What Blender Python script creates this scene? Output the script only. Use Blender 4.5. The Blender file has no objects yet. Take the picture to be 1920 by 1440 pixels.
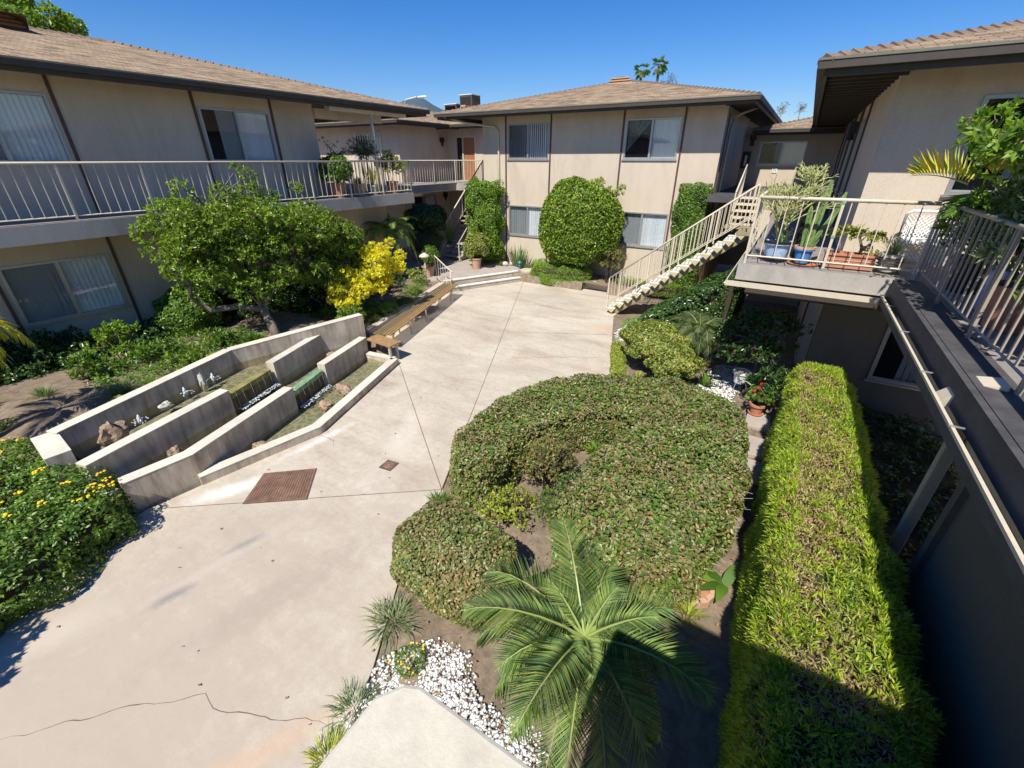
import bpy, math, random
import numpy as np
from mathutils import Vector, Matrix, noise
R=math.radians
random.seed(7)
sc=bpy.context.scene
# ------------------------------------------------------------------ camera, sky, sun
cam=bpy.data.objects.new("camera",bpy.data.cameras.new("camera")); sc.collection.objects.link(cam)
cam.location=(0,0,4.35); cam.rotation_euler=(R(90-27.375),0,R(31.3))
cam.data.sensor_width=36; cam.data.lens=815/1920*36; cam.data.clip_start=.02; cam.data.clip_end=9000
sc.camera=cam
W=bpy.data.worlds.new("World"); sc.world=W; W.use_nodes=True
nt=W.node_tree; bg=nt.nodes["Background"]
sky=nt.nodes.new("ShaderNodeTexSky"); sky.sky_type='NISHITA'; sky.sun_disc=False
SUN_EL,SUN_AZ=53.0,175.0
sky.sun_elevation=R(SUN_EL); sky.sun_rotation=R(SUN_AZ); sky.ozone_density=5.0; sky.air_density=1.0; sky.dust_density=.2; sky.altitude=0
hs=nt.nodes.new("ShaderNodeHueSaturation"); hs.inputs['Saturation'].default_value=1.38; hs.inputs['Hue'].default_value=.513; nt.links.new(sky.outputs[0],hs.inputs['Color']); nt.links.new(hs.outputs[0],bg.inputs[0]); bg.inputs[1].default_value=.104
sun=bpy.data.objects.new("sun",bpy.data.lights.new("sun",'SUN')); sc.collection.objects.link(sun)
sun.data.energy=5.0; sun.data.angle=R(.5); sun.data.color=(1,.97,.885)
d=Vector((-math.sin(R(SUN_AZ))*math.cos(R(SUN_EL)),-math.cos(R(SUN_AZ))*math.cos(R(SUN_EL)),-math.sin(R(SUN_EL))))
sun.rotation_euler=d.to_track_quat('-Z','Y').to_euler(); sun.location=(0,0,30)
sc.view_settings.view_transform='Standard'; sc.view_settings.look='None'; sc.view_settings.gamma=1; sc.view_settings.exposure=.37
COL=sc.collection
# ------------------------------------------------------------------ materials
def mat(name,build):
    m=bpy.data.materials.new(name); m.use_nodes=True; t=m.node_tree; p=t.nodes["Principled BSDF"]
    build(t,p,lambda k,**a:_nd(t,k,a),t.links.new); return m
def _nd(t,k,a):
    n=t.nodes.new("ShaderNode"+k)
    for x,v in a.items():
        if x.startswith('i_'):
            key=x[2:]; key=int(key) if key.isdigit() else key.replace('_',' ')
            n.inputs[key].default_value=v
        else: setattr(n,x,v)
    return n
def ramp(t,stops,interp='LINEAR'):
    n=t.nodes.new("ShaderNodeValToRGB"); cr=n.color_ramp; cr.interpolation=interp
    while len(cr.elements)>1: cr.elements.remove(cr.elements[-1])
    for i,(p,c) in enumerate(stops):
        e=cr.elements[0] if i==0 else cr.elements.new(p)
        e.position=p; e.color=(*c,1)
    return n
def mixc(t,L,fac,a,b,mode='MIX'):
    n=t.nodes.new("ShaderNodeMix"); n.data_type='RGBA'; n.blend_type=mode
    for s,v in ((n.inputs[0],fac),(n.inputs[6],a),(n.inputs[7],b)):
        if isinstance(v,(int,float)): s.default_value=v
        elif isinstance(v,tuple): s.default_value=(*v,1)
        else: L(v,s)
    return n.outputs[2]
def solid(name,c,rough=.6,var=.12,scale=6,bump=.0,bscale=60,metal=0,spec=.4):
    def b(t,p,N,L):
        tc=N('TexCoord'); no=N('TexNoise',i_Scale=scale,i_Detail=6,i_Roughness=.65); L(tc.outputs['Object'],no.inputs['Vector'])
        r=ramp(t,[(.25,tuple(x*(1-var) for x in c)),(.75,tuple(min(1,x*(1+var)) for x in c))]); L(no.outputs[0],r.inputs[0])
        L(r.outputs[0],p.inputs['Base Color']); p.inputs['Roughness'].default_value=rough; p.inputs['Metallic'].default_value=metal
        p.inputs['Specular IOR Level'].default_value=spec
        if bump:
            n2=N('TexNoise',i_Scale=bscale,i_Detail=4); L(tc.outputs['Object'],n2.inputs['Vector'])
            bp=N('Bump',i_Strength=bump,i_Distance=.01); L(n2.outputs[0],bp.inputs['Height']); L(bp.outputs[0],p.inputs['Normal'])
    return mat(name,b)
def stucco(name,c,stain=.35):
    def b(t,p,N,L):
        tc=N('TexCoord'); g=N('NewGeometry'); mp=N('Mapping'); mp.inputs['Scale'].default_value=(1,1,.45); L(g.outputs['Position'],mp.inputs[0])
        a=N('TexNoise',i_Scale=.9,i_Detail=7,i_Roughness=.7,i_Distortion=.6); L(mp.outputs[0],a.inputs['Vector'])
        f=N('TexNoise',i_Scale=38,i_Detail=5,i_Roughness=.75); L(g.outputs['Position'],f.inputs['Vector'])
        r=ramp(t,[(.3,tuple(x*(1-stain*.5) for x in c)),(.52,c),(.8,tuple(min(1,x*(1+stain*.25)) for x in c))]); L(a.outputs[0],r.inputs[0])
        r2=ramp(t,[(.3,(.86,.86,.86)),(.7,(1.06,1.06,1.06))]); L(f.outputs[0],r2.inputs[0])
        mq=N('Mapping'); mq.inputs['Scale'].default_value=(3.2,3.2,.22); L(g.outputs['Position'],mq.inputs[0]); sq=N('TexNoise',i_Scale=1.5,i_Detail=5,i_Roughness=.6); L(mq.outputs[0],sq.inputs['Vector'])
        r4=ramp(t,[(.34,(.94,.93,.91)),(.5,(1,1,1))]); L(sq.outputs[0],r4.inputs[0]); m5=mixc(t,L,.7,r.outputs[0],r4.outputs[0],'MULTIPLY')
        L(mixc(t,L,1.0,m5,r2.outputs[0],'MULTIPLY'),p.inputs['Base Color'])
        p.inputs['Roughness'].default_value=.92; p.inputs['Specular IOR Level'].default_value=.15
        bp=N('Bump',i_Strength=.16,i_Distance=.008); L(f.outputs[0],bp.inputs['Height']); L(bp.outputs[0],p.inputs['Normal'])
    return mat(name,b)
def streaky(name,c,dk):
    def b(t,p,N,L):
        g=N('NewGeometry'); mp=N('Mapping'); mp.inputs['Scale'].default_value=(5,5,.8); L(g.outputs['Position'],mp.inputs[0]); a=N('TexNoise',i_Scale=1.6,i_Detail=6,i_Roughness=.7); L(mp.outputs[0],a.inputs['Vector'])
        r=ramp(t,[(.33,dk),(.55,c),(.8,tuple(x*1.15 for x in c))]); L(a.outputs[0],r.inputs[0]); q=N('TexNoise',i_Scale=2.2,i_Detail=5); L(g.outputs['Position'],q.inputs['Vector']); r2=ramp(t,[(.3,(.72,.7,.66)),(.7,(1.12,1.1,1.1))]); L(q.outputs[0],r2.inputs[0])
        L(mixc(t,L,1.0,r.outputs[0],r2.outputs[0],'MULTIPLY'),p.inputs['Base Color']); p.inputs['Roughness'].default_value=.85
    return mat(name,b)
def shingle(name,c1,c2,c3):
    def b(t,p,N,L):
        uv=N('UVMap'); br=N('TexBrick',offset=.5,i_Scale=1,i_Mortar_Size=.006,i_Brick_Width=.31,i_Row_Height=.145,i_Bias=0,i_Mortar_Smooth=.1)
        no0=N('TexNoise',i_Scale=1.4,i_Detail=2); L(uv.outputs[0],no0.inputs['Vector'])
        va=N('VectorMath',operation='MULTIPLY_ADD'); va.inputs[1].default_value=(.05,.05,0); L(no0.outputs[1],va.inputs[0]); L(uv.outputs[0],va.inputs[2])
        L(va.outputs[0],br.inputs['Vector'])
        br.inputs['Color1'].default_value=(0,0,0,1); br.inputs['Color2'].default_value=(1,1,1,1); br.inputs['Mortar'].default_value=(.35,.35,.35,1)
        r=ramp(t,[(0,c2),(.35,c1),(.7,c3),(1,c1)]); L(br.outputs[0],r.inputs[0])
        no=N('TexNoise',i_Scale=.9,i_Detail=5,i_Roughness=.7); L(uv.outputs[0],no.inputs['Vector'])
        r2=ramp(t,[(.3,(.75,.75,.75)),(.7,(1.15,1.12,1.1))]); L(no.outputs[0],r2.inputs[0])
        m1=mixc(t,L,1.0,r.outputs[0],r2.outputs[0],'MULTIPLY')
        g=N('TexNoise',i_Scale=26,i_Detail=3); L(uv.outputs[0],g.inputs['Vector'])
        r3=ramp(t,[(.3,(.7,.7,.7)),(.7,(1.2,1.2,1.2))]); L(g.outputs[0],r3.inputs[0])
        m2=mixc(t,L,1.0,m1,r3.outputs[0],'MULTIPLY')
        m3=mixc(t,L,br.outputs['Fac'],m2,(.05,.035,.025)); L(m3,p.inputs['Base Color'])
        p.inputs['Roughness'].default_value=.95; p.inputs['Specular IOR Level'].default_value=.1
        # sawtooth: each course tilts up to a butt edge
        sx=N('SeparateXYZ'); L(va.outputs[0],sx.inputs[0]); dv=N('Math',operation='DIVIDE'); dv.inputs[1].default_value=.145; L(sx.outputs[1],dv.inputs[0])
        fr=N('Math',operation='FRACT'); L(dv.outputs[0],fr.inputs[0]); inv=N('Math',operation='SUBTRACT'); inv.inputs[0].default_value=1; L(fr.outputs[0],inv.inputs[1])
        ad=N('Math',operation='ADD'); L(inv.outputs[0],ad.inputs[0]); mu=N('Math',operation='MULTIPLY'); mu.inputs[1].default_value=.9; L(br.outputs[0],mu.inputs[0]); L(mu.outputs[0],ad.inputs[1])
        bp=N('Bump',i_Strength=.9,i_Distance=.02); L(ad.outputs[0],bp.inputs['Height']); L(bp.outputs[0],p.inputs['Normal'])
    return mat(name,b)
def paving(name):
    def b(t,p,N,L):
        g=N('NewGeometry'); P=g.outputs['Position']
        a=N('TexNoise',i_Scale=.55,i_Detail=8,i_Roughness=.62,i_Distortion=.8); L(P,a.inputs['Vector'])
        r=ramp(t,[(.3,(.46,.38,.305)),(.45,(.54,.465,.37)),(.58,(.59,.52,.415)),(.75,(.62,.56,.46))]); L(a.outputs[0],r.inputs[0])
        mp=N('Mapping'); mp.inputs['Rotation'].default_value=(0,0,R(-62)); mp.inputs['Scale'].default_value=(.35,1.5,1); L(P,mp.inputs[0])
        s=N('TexNoise',i_Scale=1.5,i_Detail=9,i_Roughness=.7,i_Distortion=.5); L(mp.outputs[0],s.inputs['Vector'])
        r2=ramp(t,[(.36,(.80,.76,.73)),(.5,(.97,.97,.97)),(.66,(1.06,1.06,1.06))]); L(s.outputs[0],r2.inputs[0])
        m1=mixc(t,L,.8,r.outputs[0],r2.outputs[0],'MULTIPLY')
        f=N('TexNoise',i_Scale=70,i_Detail=4,i_Roughness=.8); L(P,f.inputs['Vector'])
        r3=ramp(t,[(.3,(.80,.79,.78)),(.7,(1.10,1.10,1.10))]); L(f.outputs[0],r3.inputs[0])
        f2=N('TexNoise',i_Scale=11,i_Detail=7,i_Roughness=.75); L(P,f2.inputs['Vector']); r5=ramp(t,[(.34,(.86,.84,.82)),(.5,(1,1,1)),(.68,(1.05,1.05,1.05))]); L(f2.outputs[0],r5.inputs[0])
        m2=mixc(t,L,1.0,mixc(t,L,1.0,m1,r3.outputs[0],'MULTIPLY'),r5.outputs[0],'MULTIPLY')
        # rusty and grey blotches
        o=N('TexNoise',i_Scale=.8,i_Detail=3); va=N('VectorMath',operation='ADD'); va.inputs[1].default_value=(13,7,0); L(P,va.inputs[0]); L(va.outputs[0],o.inputs['Vector'])
        ro=ramp(t,[(.62,(0,0,0)),(.8,(.5,.5,.5))]); L(o.outputs[0],ro.inputs[0])
        m3=mixc(t,L,ro.outputs[0],m2,(.50,.30,.18)); 
        k=N('TexNoise',i_Scale=1.7,i_Detail=5); va2=N('VectorMath',operation='ADD'); va2.inputs[1].default_value=(3,27,0); L(P,va2.inputs[0]); L(va2.outputs[0],k.inputs['Vector'])
        rk=ramp(t,[(.60,(0,0,0)),(.78,(.4,.4,.4))]); L(k.outputs[0],rk.inputs[0])
        m4=mixc(t,L,rk.outputs[0],m3,(.36,.34,.28)); cur=m4
        for (cx,cy,rx,ry,rot,col,st) in ((-4.4,-.6,5.6,3.4,80,(.44,.36,.285),.85),(-6.12,2.15,.75,.22,62,(.70,.66,.59),.9),(-6.12,3.6,.9,.12,84,(.66,.62,.56),.8),(-4.95,.77,.30,.11,75,(.23,.22,.21),.75),(-4.95,1.65,.28,.10,70,(.25,.23,.21),.7),(-4.95,1.25,1.3,.10,80,(.52,.44,.37),.5),(-3.9,1.5,1.6,.3,75,(.33,.27,.22),.35),(-2.75,.35,.9,.14,62,(.62,.38,.22),.35),(-3.9,11.5,.7,.35,10,(.58,.36,.21),.45),(-6.3,13.6,2.0,.7,10,(.40,.36,.29),.45),(-5.4,7.4,2.6,.25,35,(.40,.35,.27),.4),(-5.0,4.6,1.1,.35,110,(.66,.60,.50),.4),(-5.9,9.6,1.6,.5,60,(.42,.35,.27),.35),(-5.6,-.3,1.0,.3,70,(.62,.54,.44),.4)):
            mp2=N('Mapping',vector_type='TEXTURE'); mp2.inputs['Location'].default_value=(cx,cy,0); mp2.inputs['Rotation'].default_value=(0,0,R(rot)); mp2.inputs['Scale'].default_value=(rx,ry,1); L(P,mp2.inputs[0])
            ln=N('VectorMath',operation='LENGTH'); L(mp2.outputs[0],ln.inputs[0]); nn=N('TexNoise',i_Scale=4.5,i_Detail=6,i_Roughness=.7); L(P,nn.inputs['Vector'])
            ma=N('Math',operation='MULTIPLY_ADD'); ma.inputs[1].default_value=1.6; L(nn.outputs[0],ma.inputs[0]); L(ln.outputs['Value'],ma.inputs[2])
            rq=ramp(t,[(.55,(st,)*3),(.9,(0,0,0))]); sb=N('Math',operation='MULTIPLY'); sb.inputs[1].default_value=.5; L(ma.outputs[0],sb.inputs[0]); L(sb.outputs[0],rq.inputs[0]); cur=mixc(t,L,rq.outputs[0],cur,col)
        L(cur,p.inputs['Base Color'])
        p.inputs['Roughness'].default_value=.9; p.inputs['Specular IOR Level'].default_value=.2
        bp=N('Bump',i_Strength=.25,i_Distance=.006); L(f.outputs[0],bp.inputs['Height']); L(bp.outputs[0],p.inputs['Normal'])
    return mat(name,b)
def leafm(name,cols,trans=.35,rough=.42,patch=None,pscale=1.5,lo=.45,hi=.62,spec=.45):
    """cols: list of colours picked at random per leaf; patch: second list of colours that takes over in noise patches"""
    def b(t,p,N,L):
        g=N('NewGeometry'); rr=g.outputs['Random Per Island']
        def rp(cs): 
            n=len(cs); r=ramp(t,[(i/n,c) for i,c in enumerate(cs)],'CONSTANT'); L(rr,r.inputs[0]); return r.outputs[0]
        c=rp(cols)
        if patch:
            no=N('TexNoise',i_Scale=pscale,i_Detail=5,i_Roughness=.6); L(g.outputs['Position'],no.inputs['Vector'])
            rn=ramp(t,[(lo,(0,0,0)),(hi,(1,1,1))]); L(no.outputs[0],rn.inputs[0]); c=mixc(t,L,rn.outputs[0],c,rp(patch))
        L(c,p.inputs['Base Color']); p.inputs['Roughness'].default_value=rough; p.inputs['Specular IOR Level'].default_value=spec
        tr=N('BsdfTranslucent'); c2=mixc(t,L,1.0,c,(1.5,1.6,.6),'MULTIPLY'); L(c2,tr.inputs[0])
        mx=N('MixShader'); mx.inputs[0].default_value=trans; L(p.outputs[0],mx.inputs[1]); L(tr.outputs[0],mx.inputs[2])
        L(mx.outputs[0],t.nodes['Material Output'].inputs[0])
    return mat(name,b)
def iorfix(t,N,L,fr,ior):
    g=N('NewGeometry'); m=N('MapRange'); m.inputs['To Min'].default_value=ior; m.inputs['To Max'].default_value=1/ior; L(g.outputs['Backfacing'],m.inputs['Value']); L(m.outputs[0],fr.inputs['IOR'])
def glassm(name,tint=(.75,.8,.82),refl=.9):
    def b(t,p,N,L):
        tr=N('BsdfTransparent'); tr.inputs[0].default_value=(*tint,1); gl=N('BsdfGlossy'); gl.inputs['Roughness'].default_value=.02; gl.inputs[0].default_value=(refl,refl,refl,1)
        fr=N('Fresnel',i_IOR=1.75); iorfix(t,N,L,fr,1.75); mx=N('MixShader'); L(fr.outputs[0],mx.inputs[0]); L(tr.outputs[0],mx.inputs[1]); L(gl.outputs[0],mx.inputs[2])
        L(mx.outputs[0],t.nodes['Material Output'].inputs[0])
    return mat(name,b)
def meshm():
    def b(t,p,N,L):
        tr=N('BsdfTransparent'); df=N('BsdfDiffuse'); df.inputs[0].default_value=(.02,.021,.026,1); mx=N('MixShader'); mx.inputs[0].default_value=.36; L(tr.outputs[0],mx.inputs[1]); L(df.outputs[0],mx.inputs[2]); L(mx.outputs[0],t.nodes['Material Output'].inputs[0])
    return mat('insect_screen_mesh',b)
def waterm():
    def b(t,p,N,L):
        g=N('NewGeometry'); no=N('TexNoise',i_Scale=9,i_Detail=3,i_Distortion=1.2); L(g.outputs['Position'],no.inputs['Vector'])
        bp=N('Bump',i_Strength=.5,i_Distance=.03); L(no.outputs[0],bp.inputs['Height'])
        tr=N('BsdfTransparent'); tr.inputs[0].default_value=(.80,.80,.66,1); gl=N('BsdfGlossy'); gl.inputs['Roughness'].default_value=.03; L(bp.outputs[0],gl.inputs['Normal'])
        fr=N('Fresnel',i_IOR=1.45); iorfix(t,N,L,fr,1.45); L(bp.outputs[0],fr.inputs['Normal']); mx=N('MixShader'); L(fr.outputs[0],mx.inputs[0]); L(tr.outputs[0],mx.inputs[1]); L(gl.outputs[0],mx.inputs[2])
        L(mx.outputs[0],t.nodes['Material Output'].inputs[0])
    return mat('pond_water',b)
def basinm():
    def b(t,p,N,L):
        g=N('NewGeometry'); v=N('TexVoronoi',i_Scale=7,feature='DISTANCE_TO_EDGE'); no=N('TexNoise',i_Scale=3,i_Detail=3)
        L(g.outputs['Position'],no.inputs['Vector']); va=N('VectorMath',operation='MULTIPLY_ADD'); va.inputs[1].default_value=(.35,.35,0); L(no.outputs[1],va.inputs[0]); L(g.outputs['Position'],va.inputs[2]); L(va.outputs[0],v.inputs['Vector'])
        r=ramp(t,[(.0,(.46,.43,.34)),(.1,(.29,.265,.205)),(.4,(.225,.205,.155))]); L(v.outputs[0],r.inputs[0]); L(r.outputs[0],p.inputs['Base Color']); p.inputs['Roughness'].default_value=.9  # pale cell edges paint light caustics onto the silty floor
    return mat('basin_silt_caustics',b)
M={}
M['stucco']=stucco('stucco_beige',(.61,.51,.40)); M['stucco2']=stucco('stucco_parapet',(.64,.58,.46),.2)
M['stucco_shade']=stucco('stucco_shaded_copy',(.16,.135,.105)); M['slab']=stucco('painted_slab_edge',(.44,.405,.36),.6); M['deckfloor']=solid('deck_coating',(.27,.235,.215),.8,.2,3,.2,40)  # first one: the beige stucco darkened to carry shade on lower walls
M['deckdark']=solid('deck_coating_weathered_shaded',(.075,.07,.07),.75,.45,5,.3,30)  # weathered coating; its dark tone also stands in for the landing's shade
M['soffit']=solid('soffit_boards',(.10,.075,.055),.8,.2,4); M['fascia']=solid('fascia_paint',(.06,.048,.038),.65,.2,3)
M['gutter']=solid('gutter_paint',(.16,.15,.11),.5,.15,5); M['trim']=solid('brown_trim',(.10,.055,.045),.6,.2,8)
M['shingle']=shingle('asphalt_shingle',(.345,.245,.155),(.215,.145,.095),(.44,.33,.215))
M['rail']=solid('cream_rail_paint',(.62,.53,.40),.5,.08,20); M['railshade']=solid('rail_paint_shaded',(.36,.30,.235),.55,.15,12)  # second one: rail paint darkened, shade put into the colour
M['alu']=solid('aluminium_frame',(.45,.44,.42),.4,.08,10,metal=.6); M['glass']=glassm('window_glass',(.92,.95,.96)); M['mesh']=meshm(); 
M['blind']=solid('vertical_blind',(.66,.68,.69),.7,.04,3); M['curtain']=solid('grey_curtain',(.30,.29,.27),.9,.15,3)
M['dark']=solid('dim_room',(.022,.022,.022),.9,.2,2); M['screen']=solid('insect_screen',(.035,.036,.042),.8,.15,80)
M['paving']=paving('courtyard_concrete'); M['joint']=solid('joint_filler',(.17,.12,.095),.9,.3,20)
M['plaza']=solid('raised_walk_concrete',(.40,.34,.29),.9,.15,2,.2,60); M['white']=solid('white_paint',(.78,.76,.72),.6,.05,8)
M['fount']=streaky('fountain_plaster',(.56,.49,.395),(.34,.28,.22)); M['founttop']=stucco('fountain_plaster_cap',(.70,.63,.52),.5)
M['algae']=streaky('algae_stained_plaster',(.20,.15,.065),(.06,.04,.015)); M['algaelip']=solid('algae_lip',(.25,.22,.08),.5,.5,6); M['green']=solid('green_algae_lip',(.20,.34,.19),.5,.55,9)
M['water']=waterm(); M['basin']=basinm()
M['foam']=solid('white_foam',(.62,.66,.66),.3,.1,30,.4,60)
M['rock']=solid('pinkish_rock',(.34,.235,.16),.9,.65,14,1.,30); M['rockw']=solid('pale_rock',(.50,.47,.41),.8,.35,12,.8,18)
M['wood']=solid('bench_wood',(.36,.215,.095),.55,.3,9,.2,30); M['woodold']=solid('bench_wood_grey',(.23,.165,.09),.7,.3,9,.2,30)
M['bench_metal']=solid('bench_leg_paint',(.50,.42,.30),.5,.1,10)
M['rust']=solid('rusty_grate',(.23,.125,.08),.8,.5,6,.3,60); M['iron']=solid('cast_iron',(.11,.085,.07),.7,.3,15)
M['soil']=solid('garden_soil',(.215,.16,.112),.95,.45,7,.9,26); M['soildry']=solid('dry_soil',(.36,.28,.20),.95,.25,4,.9,30)
M['terra']=solid('terracotta',(.47,.20,.12),.75,.15,8); M['terrapale']=solid('pale_terracotta',(.50,.31,.21),.8,.15,8)
M['blue']=solid('blue_glaze',(.06,.24,.56),.15,.3,9); M['paleblue']=solid('pale_blue_glaze',(.42,.55,.78),.2,.35,14); M['black']=solid('black_plastic',(.02,.02,.022),.4)
M['stripe']=solid('cream_pot',(.52,.47,.37),.7,.1,8); M['bark']=solid('grey_bark',(.20,.155,.12),.9,.35,14,.8,30)
M['barkd']=solid('brown_bark',(.095,.07,.05),.9,.35,14,.8,30); M['paletwig']=solid('pale_twigs',(.40,.34,.27),.9,.3,20); M['twig']=solid('twigs_and_shade_core',(.055,.042,.026),.95,.4,20,.9,40)  # last one also colours the solid plant cores dark for inner shade
M['palmbark']=solid('palm_trunk_fibre',(.16,.11,.06),.95,.4,18,1,30)
M['pebble']=None; M['pebblebr']=solid('brown_pebble',(.22,.14,.10),.8,.3,30)
M['door']=solid('wood_door',(.33,.15,.07),.45,.2,4); M['steel']=solid('galvanised_steel',(.42,.42,.41),.5,.15,8,metal=.5)
M['stringer']=solid('stair_stringer_paint',(.30,.25,.15),.6,.15,6); M['treadtop']=solid('tread_white_paint',(.66,.62,.53),.7,.12,12); M['tread']=solid('tread_bracket_cream',(.55,.45,.27),.6,.08,10)
M['red']=solid('red_petals',(.6,.02,.03),.5); M['yellow']=solid('yellow_petals',(.85,.55,.02),.5,.2,30); M['teal']=solid('teal_lantern_paint',(.02,.22,.20),.4)
M['cactus']=solid('cactus_skin',(.17,.25,.08),.6,.45,18,.6,30); M['mount']=solid('chaparral_slope',(.06,.085,.08),.95,.3,.004)
M['petg']=solid('yellow_green_stem',(.42,.43,.17),.55,.25,12)
# leaves
M['l_raph']=leafm('raphiolepis_leaves',[(.11,.16,.04),(.17,.22,.055),(.27,.28,.09),(.13,.18,.045),(.36,.33,.12),(.07,.11,.03),(.22,.28,.065),(.19,.25,.055),(.33,.36,.10),(.12,.21,.035),(.30,.31,.09),(.09,.14,.035),(.46,.20,.09),(.15,.21,.05)],.25,.4,
   patch=[(.29,.23,.11),(.36,.28,.13),(.17,.19,.06),(.42,.24,.12),(.23,.21,.09),(.14,.19,.05)],pscale=1.3,lo=.40,hi=.62)
M['l_podo']=leafm('podocarpus_leaves',[(.28,.40,.035),(.36,.47,.045),(.20,.31,.035),(.44,.50,.06),(.14,.23,.03)],.4,.35,patch=[(.50,.38,.21),(.58,.43,.24),(.30,.30,.10),(.44,.36,.14),(.46,.29,.16)],pscale=1.9,lo=.40,hi=.52)
M['l_tree']=leafm('pittosporum_leaves',[(.19,.30,.035),(.29,.40,.045),(.11,.20,.025),(.38,.47,.06),(.08,.14,.02)],.35,.3)
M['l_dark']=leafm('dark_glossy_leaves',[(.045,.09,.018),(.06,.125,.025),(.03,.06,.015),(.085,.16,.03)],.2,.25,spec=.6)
M['l_mid']=leafm('mid_green_leaves',[(.10,.19,.025),(.14,.25,.03),(.07,.14,.02),(.20,.30,.045)],.3,.35)
M['l_bright']=leafm('bright_green_leaves',[(.17,.28,.03),(.22,.34,.035),(.11,.20,.02),(.30,.42,.05),(.08,.15,.02)],.4,.4)
M['l_yellow']=leafm('golden_leaves',[(.80,.68,.04),(.70,.64,.05),(.86,.74,.07),(.52,.52,.04),(.62,.60,.05)],.45,.4)
M['l_yg']=leafm('yellow_green_leaves',[(.40,.45,.06),(.30,.37,.05),(.48,.46,.08),(.20,.26,.04)],.35,.4)
M['l_palm']=leafm('palm_leaflets',[(.22,.33,.11),(.32,.42,.14),(.42,.49,.16),(.16,.26,.11)],.38,.4,spec=.4)
M['l_grey']=leafm('grey_green_blades',[(.15,.22,.09),(.21,.28,.12),(.10,.16,.06),(.30,.33,.16)],.25,.5)
M['l_lime']=leafm('fern_lime_foliage',[(.20,.36,.03),(.28,.44,.045),(.14,.26,.03),(.36,.50,.07)],.4,.5)
M['l_nand']=leafm('nandina_leaves',[(.16,.20,.05),(.24,.24,.06),(.35,.22,.10),(.10,.15,.045),(.32,.30,.08)],.35,.4)
M['l_gold']=leafm('yellowed_palm_leaflets',[(.66,.58,.07),(.52,.52,.07),(.70,.52,.10),(.38,.44,.06)],.4,.4)
def pebm():
    def b(t,p,N,L):
        g=N('NewGeometry'); r=ramp(t,[(0,(.50,.46,.40)),(.3,(.66,.63,.58)),(.7,(.80,.79,.76)),(1,(.86,.85,.83))]); L(g.outputs['Random Per Island'],r.inputs[0]); L(r.outputs[0],p.inputs['Base Color']); p.inputs['Roughness'].default_value=.6
    return mat('white_pebble',b)
M['pebble']=pebm()
M['l_podo2']=leafm('podocarpus_new_shoots',[(.36,.50,.035),(.47,.57,.05),(.24,.37,.03),(.52,.57,.07),(.15,.26,.03),(.50,.50,.08)],.42,.35)
M['l_mound']=leafm('golden_tipped_leaves',[(.22,.30,.05),(.34,.37,.07),(.14,.21,.04),(.46,.42,.08),(.10,.16,.035),(.30,.28,.08)],.3,.35)
M['l_litter']=leafm('fallen_leaves',[(.30,.17,.08),(.22,.12,.06),(.42,.27,.12),(.16,.10,.06),(.36,.30,.14)],.1,.7)
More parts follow.
